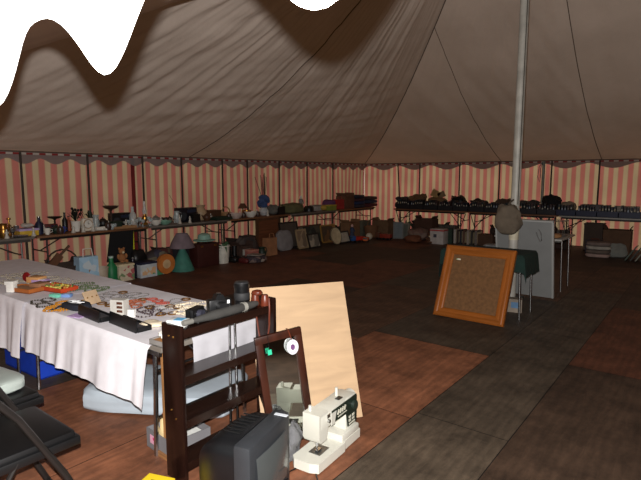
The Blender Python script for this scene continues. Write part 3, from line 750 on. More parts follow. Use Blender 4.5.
# plastic bag
pg = bpy.data.materials.new('clear_plastic'); pg.use_nodes = True
b = pg.node_tree.nodes['Principled BSDF']; b.inputs['Base Color'].default_value = (0.42, 0.42, 0.43, 1); b.inputs['Roughness'].default_value = 0.22
b.inputs['Transmission Weight'].default_value = 0.45; b.inputs['IOR'].default_value = 1.15
nz = pg.node_tree.nodes.new('ShaderNodeTexNoise'); nz.inputs['Scale'].default_value = 38; nz.inputs['Detail'].default_value = 3
bp = pg.node_tree.nodes.new('ShaderNodeBump'); bp.inputs['Strength'].default_value = 1.0; bp.inputs['Distance'].default_value = 0.02
pg.node_tree.links.new(nz.outputs['Fac'], bp.inputs['Height']); pg.node_tree.links.new(bp.outputs[0], b.inputs['Normal'])
T('plastic_bag', 'crumpled grey see-through plastic bag between the television and the sewing machine', 'plastic bag', (-1.80, 2.04, 0), 0.3,
  [('plastic_bag', MB().soft(0.10, 0.17, 0.21, 9, 0.3, (0, 0, 0), 28, 2.2), pg)])

# ------------------------------------------------------------------ portable television, screen towards +X
TVB = mat((19, 20, 22), 0.33, 0, 0.15, key='tv_case'); TVG = mat((44, 46, 49), 0.4, 0, 0.08, key='tv_bezel')
root = bpy.data.objects.new('television', None); COL.objects.link(root)
root.location = (-1.57, 1.645, 0.0); root.rotation_euler = (0, 0, math.radians(90 + 15))
# local: width x, screen faces -y, back +y
W_, H_ = 0.40, 0.405
MB().box((0, 0.045, H_ / 2 + 0.012), (W_, 0.09, H_), bev=0.02).build('front_shell', TVG, root)
k_ = MB(); sec = [(0.088, W_ / 2 - 0.004, 0.02, H_ + 0.012), (0.18, W_ / 2 - 0.01, 0.02, H_ + 0.004), (0.27, W_ / 2 - 0.045, 0.03, H_ - 0.04), (0.34, W_ / 2 - 0.09, 0.05, H_ - 0.11)]
vs = []
for y, hx, z0, z1 in sec:
    for i in range(20):
        t = 2 * PI * i / 20; c, s_ = math.cos(t), math.sin(t)
        vs.append((hx * math.copysign(abs(c) ** 0.35, c), y, (z0 + z1) / 2 + (z1 - z0) / 2 * math.copysign(abs(s_) ** 0.35, s_)))
fs = [(j * 20 + i, j * 20 + (i + 1) % 20, (j + 1) * 20 + (i + 1) % 20, (j + 1) * 20 + i) for j in range(3) for i in range(20)] + [tuple(range(19, -1, -1)), tuple(60 + i for i in range(20))]
k_.add(vs, fs); k_.build('back_shell', TVB, root)
# curved picture tube
vs = []
for j in range(9):
    for i in range(13):
        a, c = i / 6 - 1, j / 4 - 1
        vs.append((a * 0.150, -0.003 - 0.014 * (1 - 0.5 * a * a - 0.5 * c * c), 0.222 + c * 0.122))
MB().add(vs, [(j * 13 + i, j * 13 + i + 1, (j + 1) * 13 + i + 1, (j + 1) * 13 + i) for j in range(8) for i in range(12)]).build('screen', mat((72, 76, 76), 0.12, 0, 0.06, spec=0.6), root)
MB().box((0.13, 0.0, 0.06), (0.06, 0.01, 0.03)).build('control_flap', TVB, root)
MB().box((0.06, 0.0, 0.06), (0.012, 0.012, 0.012)).box((0.035, 0.0, 0.06), (0.012, 0.012, 0.012)).build('button', mat((90, 90, 92), 0.4), root)
v_ = MB()
for i in range(7): v_.box((-0.09 + i * 0.03, 0.16, H_ + 0.0095), (0.006, 0.09, 0.005))
v_.build('vent_slats', mat((8, 8, 8), 0.6), root)
MB().box((0.14, 0.02, H_ + 0.0145), (0.022, 0.07, 0.002)).build('sticker', mat((190, 195, 200), 0.5), root)
MB().box((-0.14, 0.05, 0.006), (0.05, 0.05, 0.012)).box((0.14, 0.05, 0.006), (0.05, 0.05, 0.012)).box((0, 0.25, 0.011), (0.12, 0.06, 0.022)).build('foot', BLACKPL, root)
tag(root, 'black portable television standing on the floor in front of the bookcase', 'television')

# ------------------------------------------------------------------ boxes beside the bookcase
T('cardboard_box', 'shallow grey cardboard box with pink sticker, on the floor behind the bookcase', 'box', (-2.42, 1.735, 0), math.radians(-5),
  crate_parts(0.28, 0.26, 0.12, mat((108, 106, 108), 0.8, 0, 0.06), 0.006, False) + [('sticker', MB().box((-0.05, -0.1315, 0.065), (0.09, 0.003, 0.05)), mat((205, 150, 170), 0.6)), ('sticker_stripe', MB().box((-0.03, -0.133, 0.075), (0.06, 0.003, 0.016)), mat((190, 30, 100), 0.6)),
    ('lining_paper', MB().box((0, 0, 0.045), (0.25, 0.23, 0.07)), mat((205, 205, 200), 0.8))])
T('paper_bag', 'cream crumpled paper bag sitting in the grey box behind the bookcase', 'paper bag', (-2.425, 1.675, 0.081), 0.4,
  [('bag_body', MB().soft(0.11, 0.09, 0.14, 5, 0.2, (0, 0, 0), 18, 3), mat((214, 190, 140), 0.8)), ('red_trim', MB().box((-0.01, 0.0, 0.142), (0.06, 0.05, 0.004), rz=0.3), mat((150, 40, 30), 0.7))])
T('yellow_box', 'yellow carton at the bottom photo edge, before the foot of the bookcase', 'box', (-2.075, 1.335, 0), math.radians(20),
  [('carton', MB().box((0, 0, 0.05), (0.15, 0.13, 0.10)), mat((215, 185, 30), 0.6, 0, 0.06)), ('lid_print', MB().box((0.01, 0, 0.101), (0.08, 0.04, 0.002)), mat((90, 75, 20), 0.7))])

# ------------------------------------------------------------------ folding chairs at lower left
def chair_parts(seatm):
    # local +Y = facing direction, seat centre over origin
    ps = [('seat', MB().box((0, 0, 0.45), (0.42, 0.40, 0.045), bev=0.02), seatm),
          ('seat_rim', MB().box((0, 0, 0.425), (0.445, 0.425, 0.04), bev=0.008), BLACKPL)]
    bk = MB().box((0, -0.235, 0.82), (0.40, 0.03, 0.22), rx=0.6, bev=0.012)
    ps.append(('backrest', bk, BLACKPL))
    for sx in (-1, 1):
        x = sx * 0.228
        ps.append(('back_leg_tube', MB().tube([(x, -0.26, 0.92), (x, -0.04, 0.62), (x, 0.13, 0.30), (x, 0.26, 0.0)], 0.015, 8), DARKMETAL))
        ps.append(('leg', MB().cyl((x * 0.93, -0.05, 0.43), (x * 0.93, -0.32, 0.0), 0.011, n=8), DARKMETAL))
    ps.append(('rung', MB().cyl((-0.228, 0.24, 0.05), (0.228, 0.24, 0.05), 0.009, n=8).cyl((-0.21, -0.28, 0.06), (0.21, -0.28, 0.06), 0.009, n=8), DARKMETAL))
    return ps
T('folding_chair', 'black padded folding chair at lower left photo corner, facing the stall', 'chair', (-2.395, 0.825, 0), 0, chair_parts(mat((13, 13, 14), 0.42, 0, 0.1)))
T('folding_chair', 'second black folding chair, at the left photo edge with a pale cushion on it', 'chair', (-2.945, 0.90, 0), 0.06, chair_parts(mat((13, 13, 14), 0.42, 0, 0.1)))
T('cushion', 'pale silvery cushion lying on the second black folding chair', 'cushion', (-2.985, 0.915, 0.4735), 0.1,
  [('cushion_cover', MB().soft(0.36, 0.34, 0.075, 2, 0.025, n=40, p=5), mat((150, 158, 152), 0.35, 0, 0.06)), ('piping', MB().tube([(0.165 * math.copysign(abs(math.cos(t)) ** 0.5, math.cos(t)), 0.155 * math.copysign(abs(math.sin(t)) ** 0.5, math.sin(t)), 0.037) for t in [2 * PI * i / 32 for i in range(32)]], 0.006, 6, True), mat((130, 136, 132), 0.4))])
# ------------------------------------------------------------------ gold framed board leaning on the draped table
GOLD = wood((146, 82, 32), 0.25, 2.2, (8, 8, 1.2), 0.18, key='golden_varnished_wood', spec=0.5)
GOLDH = wood((140, 79, 30), 0.25, 2.2, (1.2, 8, 8), 0.18, key='golden_varnished_rail', spec=0.5)
M, hg = lean_frame(Vector((-1.669, 5.331, 0)), Vector((0.9998, -0.02, 0)), Vector((0.02, 0.9998, 0)), 0.33, 0.785)
root = bpy.data.objects.new('framed_board', None); COL.objects.link(root); root.matrix_world = M @ Matrix.Translation((0, 0, 0.008))
wg, fg = 0.815, 0.105
def moulding(length, horizontal):
    """profiled moulding: raised outer roll falling to the sight edge; along local X (length), outer edge at z=0"""
    pr = [(0.030, 0.0), (-0.012, 0.0), (-0.024, 0.012), (-0.026, 0.03), (-0.018, 0.048), (-0.012, 0.055), (-0.014, 0.075), (-0.004, 0.1), (0.004, fg), (0.030, fg)]
    mb = MB(); n = len(pr)
    vs = [(pr[i][1], pr[i][0], pr[i][1]) for i in range(n)] + [(length - pr[i][1], pr[i][0], pr[i][1]) for i in range(n)]
    mb.add(vs, [tuple(range(n - 1, -1, -1)), tuple(range(n, 2 * n))] + [(i, (i + 1) % n, n + (i + 1) % n, n + i) for i in range(n)])
    return mb
for nm, L_, Mx, mm in (('frame_rail', wg, Matrix.Translation((-wg, 0, 0)), GOLDH),
                       ('frame_rail', wg, Matrix.Translation((0, 0, hg)) @ Matrix.Rotation(PI, 4, 'Y'), GOLDH),
                       ('frame_stile', hg, Matrix.Translation((0, 0, 0)) @ Matrix.Rotation(-PI / 2, 4, 'Y'), GOLD),
                       ('frame_stile', hg, Matrix.Translation((-wg, 0, hg)) @ Matrix.Rotation(PI / 2, 4, 'Y'), GOLD)):
    moved(moulding(L_, 1), Mx).build(nm, mm, root)
MB().box((-wg / 2, 0.012, hg / 2), (wg - 2 * fg + 0.02, 0.010, hg - 2 * fg + 0.02)).build('cork_panel', mat((104, 72, 42), 0.9, 0, 0.2, 26, key='brown_cork'), root, False)
lb = MB().box((-wg + fg + 0.065, 0.005, hg - fg - 0.055), (0.055, 0.003, 0.016)); lb.build('paper_label', mat((215, 210, 185), 0.6), root)
MB().box((-wg + fg + 0.045, 0.003, hg - fg - 0.055), (0.014, 0.002, 0.014)).build('label_sticker', mat((120, 140, 90), 0.6), root)
tag(root, 'golden varnished wooden frame with brown cork panel, leaning before the main pole', 'framed board')

def leg_table(L, D, H, inset=0.03, topm=GREYTOP):
    ps = [('tabletop', MB().box((0, 0, H - 0.012), (L, D, 0.024), bev=0.005), topm)]
    for sx in (-1, 1):
        for y in (-D / 2 + inset, D / 2 - inset):
            ps.append(('leg', MB().cyl((sx * (L / 2 - 0.04), y, H - 0.024), (sx * (L / 2 - 0.02), y, 0), 0.013, n=10), CHROME))
    ps.append(('apron', MB().box((0, -D / 2 + inset + 0.02, H - 0.045), (L - 0.12, 0.015, 0.04)).box((0, D / 2 - inset - 0.02, H - 0.045), (L - 0.12, 0.015, 0.04)), DULLMETAL))
    return ps
T('stool_table', 'chrome-legged small table under the dark green cloth beside the main pole', 'table', (-2.08, 5.965, 0), 0, leg_table(0.95, 0.50, 0.735))
# dark green cloth draped over it
GC = mat((16, 38, 32), 0.9, 0, 0.25, 8, key='dark_green_cloth')
mb = MB(); nx, ny = 44, 40; vs = []
X0, X1, Y0, Y1 = -2.56, -1.60, 5.712, 6.22      # table top
for j in range(ny + 1):
    for i in range(nx + 1):
        a = i / nx * 1.66 - 0.40; b2 = j / ny * 1.62 - 0.40       # sheet coords in table widths
        x = X0 + (X1 - X0) * a; y = Y0 + (Y1 - Y0) * b2; z = 0.741
        ox = max(0, x - X1) + max(0, X0 - x); oy = max(0, Y0 - y) + max(0, y - Y1)
        if x > X1: x = X1 + 0.01 + 0.12 * ox
        if x < X0: x = X0 - 0.01 - 0.05 * ox
        if y < Y0: y = Y0 - 0.008 - 0.02 * oy
        if y > Y1: y = Y1 + 0.01 + 0.1 * oy
        dz = max(ox, oy) + 0.35 * min(ox, oy)
        if dz > 0:
            x += 0.012 * noise.noise(Vector((y * 9, z, 2))) * min(1, dz * 8); 
            if oy and not (Y0 - 0.2 < y < Y0): y += 0.012 * noise.noise(Vector((x * 9, z, 5))) * min(1, dz * 8)
        vs.append((x, y, z - dz * (0.95 + 0.1 * noise.noise(Vector((x * 3, y * 3, 1))))))
mb.add(vs, [(j * (nx + 1) + i, j * (nx + 1) + i + 1, (j + 1) * (nx + 1) + i + 1, (j + 1) * (nx + 1) + i) for j in range(ny) for i in range(nx)])
tag(mb.build('table_cover', GC), 'dark green cloth draped over the small table behind the gold framed board', 'cloth')
T('carton', 'small pale blue and cream carton on the floor under the green cloth table', 'box', (-1.78, 6.10, 0), 0.2,
  [('carton_body', MB().box((0, 0, 0.08), (0.16, 0.12, 0.16)), mat((130, 118, 105), 0.7)), ('blue_label', MB().box((0.01, -0.0615, 0.09), (0.10, 0.003, 0.07)), mat((80, 115, 150), 0.6))])
# grey panel leaning on the next table
M, hp = lean_frame(Vector((-1.585, 7.055, 0)), Vector((1, 0.0, 0)), Vector((0, 1, 0)), -0.22, 1.02)
root = bpy.data.objects.new('display_board', None); COL.objects.link(root); root.matrix_world = M @ Matrix.Translation((0, 0, 0.012))
GP = mat((120, 120, 118), 0.6, 0, 0.07, 4, key='grey_board')
MB().box((-0.35, 0, hp / 2), (0.70, 0.03, hp)).build('panel_face', GP, root, False)
PE = mat((150, 150, 146), 0.5, 0, 0.06)
for c, d in (((0.008, 0, hp / 2), (0.026, 0.05, hp)), ((-0.708, 0, hp / 2), (0.026, 0.05, hp)), ((-0.35, 0, hp + 0.008), (0.73, 0.05, 0.022))):
    MB().box(c, d, bev=0.006).build('edge_strip', PE, root)
MB().tube([(-0.16, -0.02, hp - 0.10), (-0.13, -0.035, hp - 0.14), (-0.12, -0.035, hp - 0.24), (-0.14, -0.03, hp - 0.26), (-0.17, -0.03, hp - 0.20), (-0.19, -0.02, hp - 0.14)], 0.006, 6).build('hanging_cord', mat((95, 92, 88), 0.7), root)
tag(root, 'plain grey board standing on edge, leaning on the main pole from behind', 'board')
T('stool_table', 'chrome-legged pale table behind the large grey board', 'table', (-2.05, 7.84, 0), 0, leg_table(0.92, 0.84, 0.75, 0.2, WHITETOP))
T('wire_basket', 'open wire basket standing on the pale table behind the grey board', 'basket', (-1.78, 7.9, 0.75), 0,
  [('rim', MB().tube([(-0.14, -0.12, 0.22), (0.14, -0.12, 0.22), (0.14, 0.12, 0.22), (-0.14, 0.12, 0.22)], 0.006, 6, True), DULLMETAL), ('base_rim', MB().tube([(-0.14, -0.12, 0.006), (0.14, -0.12, 0.006), (0.14, 0.12, 0.006), (-0.14, 0.12, 0.006)], 0.006, 6, True), DULLMETAL),
   ('wires', (lambda q: [q.cyl((x, y, 0.006), (x, y, 0.22), 0.004, n=5) for x in (-0.14, -0.07, 0, 0.07, 0.14) for y in (-0.12, 0.12)] and q)(MB()), DULLMETAL)])
T('folded_cloth', 'tan folded cloth at the corner of the pale table behind the grey board', 'cloth', (-1.72, 7.56, 0.75), 0.2, [('folded_cloth', MB().soft(0.18, 0.14, 0.07, 8, 0.1), mat((130, 92, 58), 0.9))])
# ------------------------------------------------------------------ kinds of bric-a-brac (front = local -Y, base z = 0)
def k_vase(m, h=0.2, r=0.06, neck=0.5):
    return [('vase_body', MB().lathe([(r * 0.6, 0), (r * 0.65, 0.01), (r, h * 0.35), (r * 0.9, h * 0.6), (r * neck, h * 0.82), (r * neck * 1.3, h), (r * neck * 1.15, h), (r * neck * 0.85, h * 0.82), (r * 0.5, h * 0.5), (1e-5, h * 0.4)]), m)]
def k_jug(m, h=0.18, r=0.06):
    return [('jug_body', MB().lathe([(r * 0.7, 0), (r, h * 0.3), (r * 0.9, h * 0.6), (r * 0.65, h * 0.85), (r * 0.8, h), (r * 0.7, h), (r * 0.55, h * 0.85), (1e-5, h * 0.5)]), m),
            ('handle', MB().tube([(r * 0.7, 0, h * 0.88), (r * 1.4, 0, h * 0.85), (r * 1.6, 0, h * 0.6), (r * 1.3, 0, h * 0.35), (r * 0.9, 0, h * 0.3)], r * 0.12, 6), m)]
def k_teapot(m, r=0.075):
    return [('pot_body', MB().lathe([(r * 0.6, 0), (r, r * 0.7), (r * 0.9, r * 1.2), (r * 0.5, r * 1.5)]), m),
            ('lid', MB().lathe([(r * 0.52, r * 1.48), (r * 0.35, r * 1.68), (r * 0.08, r * 1.74), (r * 0.14, r * 1.9), (1e-5, r * 1.95)]), m),
            ('spout', MB().cyl((-r * 0.85, 0, r * 0.7), (-r * 1.6, 0, r * 1.5), r * 0.2, r * 0.11, 8), m),
            ('handle', MB().tube([(r * 0.85, 0, r * 1.2), (r * 1.5, 0, r * 1.3), (r * 1.6, 0, r * 0.8), (r * 0.95, 0, r * 0.5)], r * 0.1, 6), m)]
def k_cup(m, h=0.08, r=0.042):
    return [('cup_body', MB().lathe([(r * 0.6, 0), (r * 0.85, h * 0.4), (r, h), (r * 0.93, h), (r * 0.75, h * 0.4), (1e-5, h * 0.15)]), m),
            ('handle', MB().tube([(r * 0.9, 0, h * 0.8), (r * 1.6, 0, h * 0.75), (r * 1.6, 0, h * 0.4), (r * 0.85, 0, h * 0.3)], r * 0.12, 6), m)]
def k_bowl(m, h=0.08, r=0.1):
    return [('bowl', MB().lathe([(r * 0.45, 0), (r * 0.5, h * 0.08), (r * 0.85, h * 0.5), (r, h), (r * 0.94, h), (r * 0.78, h * 0.5), (1e-5, h * 0.15)], n=20), m)]
def k_comport(m, h=0.2, r=0.1):
    return [('foot', MB().lathe([(r * 0.6, 0), (r * 0.5, h * 0.06), (r * 0.12, h * 0.2), (r * 0.12, h * 0.75), (r * 0.2, h * 0.82)]), m),
            ('dish', MB().lathe([(r * 0.2, h * 0.82), (r * 0.8, h * 0.9), (r, h), (r * 0.95, h), (1e-5, h * 0.9)], n=20), m)]
def k_glass(m=None, h=0.14, r=0.035):
    return [('glass_bowl', MB().lathe([(r * 0.15, h * 0.5), (r * 0.8, h * 0.62), (r, h), (r * 0.92, h), (r * 0.7, h * 0.65), (1e-5, h * 0.55)], n=12), m or GLASS),
            ('stem', MB().lathe([(r * 0.85, 0), (r * 0.8, 0.004), (r * 0.14, h * 0.08), (r * 0.13, h * 0.52)], n=12), m or GLASS)]
def k_bottle(m, h=0.28, r=0.038, cap=None):
    return [('bottle_body', MB().lathe([(r * 0.95, 0), (r, 0.01), (r, h * 0.58), (r * 0.4, h * 0.75), (r * 0.36, h * 0.95)]), m),
            ('cap', MB().lathe([(r * 0.42, h * 0.93), (r * 0.42, h), (1e-5, h)]), cap or BLACKPL)]
def k_candle(m, h=0.24):
    return [('base', MB().lathe([(0.05, 0), (0.045, 0.012), (0.014, 0.03), (0.012, h * 0.45), (0.02, h * 0.5), (0.012, h * 0.55), (0.012, h * 0.9)]), m),
            ('cup', MB().lathe([(0.012, h * 0.88), (0.03, h * 0.93), (0.03, h), (0.022, h), (1e-5, h * 0.95)]), m)]
def k_figurine(m, h=0.18, hm=None):
    return [('dress', MB().lathe([(h * 0.26, 0), (h * 0.22, h * 0.12), (h * 0.10, h * 0.5), (h * 0.15, h * 0.66), (h * 0.12, h * 0.75), (h * 0.045, h * 0.79)]), m),
            ('head', MB().ball((0, 0, h * 0.88), h * 0.085, 12, 1.2), hm or WHITECER),
            ('arm', MB().tube([(h * 0.13, 0, h * 0.70), (h * 0.22, -h * 0.05, h * 0.55), (h * 0.10, -h * 0.13, h * 0.5)], h * 0.035, 6), m),
            ('arm', MB().tube([(-h * 0.13, 0, h * 0.70), (-h * 0.22, -h * 0.05, h * 0.55), (-h * 0.10, -h * 0.13, h * 0.5)], h * 0.035, 6), m)]
def k_clock(m, w=0.15, h=0.19):
    return [('case', MB().box((0, 0, h / 2), (w, 0.07, h), bev=0.012), m),
            ('dial', MB().cyl((0, -0.035, h * 0.55), (0, -0.04, h * 0.55), w * 0.38, n=24), WHITECER),
            ('bezel', MB().lathe([(w * 0.38, -0.006), (w * 0.43, -0.006), (w * 0.43, 0.006), (w * 0.38, 0.006)], n=24, ring=True, M=Matrix.Translation((0, -0.038, h * 0.55)) @ Matrix.Rotation(PI / 2, 4, 'X')), BRASS),
            ('hands', MB().box((0, -0.0415, h * 0.55 + w * 0.1), (0.006, 0.003, w * 0.24)).box((w * 0.08, -0.0415, h * 0.55), (w * 0.18, 0.003, 0.006)), BLACKPL)]
def k_box(m, w, d, h, lidm=None, gap=0.012):
    return [('box_body', MB().box((0, 0, h / 2), (w, d, h), bev=0.004), m),
            ('lid', MB().box((0, 0, h - gap), (w + 0.012, d + 0.012, 0.03), bev=0.003), lidm or m)]
def k_carton(m, w, d, h, label=None):
    ps = [('carton_body', MB().box((0, 0, h / 2), (w, d, h)), m),
          ('flap', MB().box((-w * 0.46, 0, h + 0.035), (0.006, d * 0.98, 0.10), ry=-0.5), m), ('flap', MB().box((w * 0.46, 0, h + 0.035), (0.006, d * 0.98, 0.10), ry=0.5), m)]
    if label: ps.append(('printed_label', MB().box((0, -d / 2 - 0.002, h * 0.5), (w * 0.6, 0.003, h * 0.5)), label))
    return ps
def k_radio(m, w=0.34, d=0.16, h=0.24):
    ps = [('cabinet', MB().box((0, 0, h / 2), (w, d, h), bev=0.012), m),
          ('speaker_grille', MB().cyl((-w * 0.26, -d / 2, h * 0.42), (-w * 0.26, -d / 2 - 0.006, h * 0.42), h * 0.28, n=20), mat((40, 42, 46), 0.7)),
          ('tuning_scale', MB().box((w * 0.18, -d / 2 - 0.003, h * 0.75), (w * 0.45, 0.006, h * 0.2)), mat((30, 40, 60), 0.3))]
    for x in (0.1, 0.32): ps.append(('knob', MB().cyl((w * x, -d / 2, h * 0.32), (w * x, -d / 2 - 0.022, h * 0.32), h * 0.09, n=14), mat((190, 190, 186), 0.3, 0.6)))
    ps.append(('antenna', MB().cyl((-w * 0.4, d * 0.3, h), (-w * 0.75, d * 0.3, h * 1.9), 0.004, n=6), CHROME))
    return ps
def k_lamp(basem, shadem, h=0.45, r=0.15, skirt=False):
    b = MB().lathe([(r * 1.25, 0), (r * 1.2, h * 0.03), (r * 0.95, h * 0.2), (r * 0.6, h * 0.42), (r * 0.25, h * 0.6), (r * 0.2, h * 0.66)]) if skirt else MB().lathe([(r * 0.5, 0), (r * 0.48, 0.015), (r * 0.2, h * 0.1), (r * 0.36, h * 0.28), (r * 0.14, h * 0.5), (r * 0.1, h * 0.66)])
    return [('lamp_base', b, basem), ('lamp_shade', MB().lathe([(r * 1.35, h * 0.62), (r * 1.1, h * 0.78), (r * 0.62, h), (r * 0.58, h), (r * 1.05, h * 0.78), (r * 1.3, h * 0.62)], n=22, ring=True), shadem),
            ('stem', MB().cyl((0, 0, h * 0.64), (0, 0, h * 0.95), 0.008, n=8), BRASS)]
def k_frame(w, h, fm, pm, lean=0.28, fw=0.035, mount=None):
    """picture leaning back, bottom edge on the ground at y=0; tilt about X"""
    R_ = Matrix.Rotation(-lean, 4, 'X'); q = lambda mb: moved(mb, R_)
    lift = 0.012
    ps = [('frame_rail', q(MB().box((0, 0, lift + fw / 2), (w, 0.024, fw))), fm), ('frame_rail', q(MB().box((0, 0, lift + h - fw / 2), (w, 0.024, fw))), fm),
          ('frame_stile', q(MB().box((-w / 2 + fw / 2, 0, lift + h / 2), (fw, 0.022, h))), fm), ('frame_stile', q(MB().box((w / 2 - fw / 2, 0, lift + h / 2), (fw, 0.022, h))), fm),
          ('picture', q(MB().box((0, 0.003, lift + h / 2), (w - 2 * fw + 0.008, 0.008, h - 2 * fw + 0.008))), pm)]
    return ps
def k_suitcase(m, w=0.5, d=0.2, h=0.4):
    ps = [('case_shell', MB().box((0, 0, h / 2), (w, d, h), bev=0.025), m), ('handle', MB().tube([(-0.07, 0, h - 0.002), (-0.065, 0, h + 0.03), (0.065, 0, h + 0.03), (0.07, 0, h - 0.002)], 0.009, 6), LEA)]
    for x in (-0.3, 0.3): ps.append(('latch', MB().box((w * x, -d / 2 - 0.003, h * 0.9), (0.05, 0.008, 0.03)), BRASS))
    return ps
def k_basket(m, r=0.16, h=0.18, handle=True):
    ps = [('basket_body', MB().lathe([(r * 0.75, 0), (r * 0.9, h * 0.5), (r, h), (r * 0.93, h), (r * 0.8, h * 0.4), (1e-5, h * 0.2)], n=20), m)]
    if handle: ps.append(('handle', MB().tube([(-r * 0.95 * math.cos(t), 0, h * 0.95 + r * 0.95 * math.sin(t)) for t in [PI * i / 10 for i in range(11)]], 0.012, 6), m))
    return ps
def k_bin(m, r=0.13, h=0.32, rimm=None):
    return [('bin_body', MB().lathe([(r * 0.82, 0), (r, h), (r * 0.95, h), (r * 0.78, 0.02), (1e-5, 0.02)], n=20), m), ('rim', MB().lathe([(r, h - 0.015), (r * 1.06, h - 0.012), (r * 1.06, h + 0.004), (r * 0.96, h + 0.004)], n=20, ring=True), rimm or m)]
def k_plant(potm, leafm, h=0.22, r=0.07, seed=1, flower=None):
    rr = random.Random(seed); lf = MB()
    for i in range(16):
        a = rr.uniform(0, 2 * PI); t = rr.uniform(0.2, 1.0); L_ = r * (0.8 + t)
        p0 = Vector((0, 0, h * 0.45)); p1 = Vector((math.cos(a) * L_ * 0.6, math.sin(a) * L_ * 0.6, h * (0.6 + 0.4 * rr.random()))); p2 = Vector((math.cos(a) * L_, math.sin(a) * L_, h * (0.45 + 0.5 * rr.random())))
        s = Vector((-math.sin(a), math.cos(a), 0)) * r * 0.22
        lf.add([p0, p1 + s, p2, p1 - s, p1 + Vector((0, 0, 0.006))], [(0, 1, 4), (1, 2, 4), (2, 3, 4), (3, 0, 4)])
    ps = [('pot', MB().lathe([(r * 0.6, 0), (r * 0.85, h * 0.42), (r * 0.9, h * 0.48), (r * 0.78, h * 0.48), (1e-5, h * 0.4)]), potm), ('leaves', lf, leafm)]
    if flower:
        f = MB()
        for i in range(7): f.ball((rr.uniform(-r, r) * 0.8, rr.uniform(-r, r) * 0.8, h * rr.uniform(0.8, 1.05)), r * 0.28, 8)
        ps.append(('blooms', f, flower))
    return ps
def k_soft(m, w, d, h, seed=1, amp=0.14, p=3.0): return [('folded_cloth', MB().soft(w, d, h, seed, amp, p=p), m)]
def k_bag(m, w=0.3, d=0.12, h=0.32, hm=None):
    return [('bag_body', MB().prism([(-w / 2, 0), (w / 2, 0), (w * 0.46, h), (-w * 0.46, h)], -d / 2, d / 2), m),
            ('handle', MB().tube([(-w * 0.25, -d * 0.4, h * 0.97), (-w * 0.2, -d * 0.3, h * 1.25), (w * 0.2, -d * 0.3, h * 1.25), (w * 0.25, -d * 0.4, h * 0.97)], 0.007, 6), hm or m)]
def k_teddy(m, h=0.28):
    u_ = h
    return [('body', MB().ball((0, 0, u_ * 0.3), u_ * 0.24, 14, 1.2), m), ('head', MB().ball((0, -u_ * 0.02, u_ * 0.72), u_ * 0.2, 14), m, [('ear', MB().ball((-u_ * 0.16, 0, u_ * 0.9), u_ * 0.075, 8), m), ('ear', MB().ball((u_ * 0.16, 0, u_ * 0.9), u_ * 0.075, 8), m), ('muzzle', MB().ball((0, -u_ * 0.2, u_ * 0.67), u_ * 0.085, 8), CREAM)]),
            ('arm', MB().ball((-u_ * 0.27, -u_ * 0.05, u_ * 0.4), u_ * 0.1, 10, 1.7), m), ('arm', MB().ball((u_ * 0.27, -u_ * 0.05, u_ * 0.4), u_ * 0.1, 10, 1.7), m),
            ('leg', MB().ball((-u_ * 0.15, -u_ * 0.24, u_ * 0.11), u_ * 0.11, 10, 1.0, 1.0, 1.7), m), ('leg', MB().ball((u_ * 0.15, -u_ * 0.24, u_ * 0.11), u_ * 0.11, 10, 1.0, 1.0, 1.7), m)]
def k_truck(bodym, cabm, L_=0.4):
    w, h = L_ * 0.38, L_ * 0.4
    ps = [('cargo_body', MB().box((L_ * 0.12, 0, h * 0.55), (L_ * 0.62, w, h * 0.55), bev=0.008), bodym), ('cab', MB().box((-L_ * 0.34, 0, h * 0.6), (L_ * 0.24, w * 0.95, h * 0.7), bev=0.012), cabm),
          ('windscreen', MB().box((-L_ * 0.462, 0, h * 0.74), (0.006, w * 0.8, h * 0.25)), mat((60, 80, 90), 0.2))]
    for x in (-0.32, 0.05, 0.32):
        for y in (-1, 1): ps.append(('wheel', MB().cyl((L_ * x, y * w * 0.42, h * 0.17), (L_ * x, y * w * 0.55, h * 0.17), h * 0.17, n=14), BLACKPL))
    return ps
def k_book(m, w, d, h):    # standing or lying block with pages
    return [('cover', MB().box((0, 0, h / 2), (w, d, h)), m), ('pages', MB().box((w * 0.03, 0.003, h / 2), (w * 0.98, d * 0.96, h * 0.8)), CREAM)]
def k_plate(m, r=0.13, rim=None):
    R_ = Matrix.Translation((0, 0.02, r)) @ Matrix.Rotation(PI / 2 - 0.25, 4, 'X')
    return [('plate', MB().lathe([(1e-5, 0.0), (r * 0.6, 0.0), (r, 0.02), (r, 0.026), (r * 0.6, 0.008), (1e-5, 0.008)], n=26, M=R_), m), ('rim_band', MB().lathe([(r * 0.93, 0.0262), (r * 1.005, 0.0262), (r * 1.005, 0.029), (r * 0.93, 0.029)], n=26, M=R_, ring=True), rim or BRASS)]
def k_tray(m, w, d, h=0.03, fill=None):
    ps = crate_parts(w, d, h, m, 0.006, False)
    if fill: ps.append(('contents', MB().box((0, 0, h * 0.45), (w - 0.016, d - 0.016, h * 0.6)), fill))
    return ps
# ------------------------------------------------------------------ bric-a-brac on the left wall tables
def LT(name, px, off, label, cat, parts, rz=0.0, group=None):
    x = LTX + off
    return T(name, label, cat, (x, onx(px, x), HL + 0.0005), PI / 2 + rz, parts, group)
def M_(r, g, b, rough=0.5, **k): return mat((r, g, b), rough, **k)
DG, NAVY, MAROON, OLIVE = M_(28, 44, 34), M_(24, 28, 52), M_(84, 26, 26), M_(92, 88, 58, 0.9)
BRN, TAN, GRYC, PINK = M_(78, 50, 32), M_(150, 112, 76), M_(120, 116, 110), M_(196, 158, 150)
TEAL, LILAC, RUST = M_(52, 128, 112), M_(128, 108, 132), M_(140, 66, 34)
SILV = mat((170, 170, 168), 0.25, 0.9, 0.08)

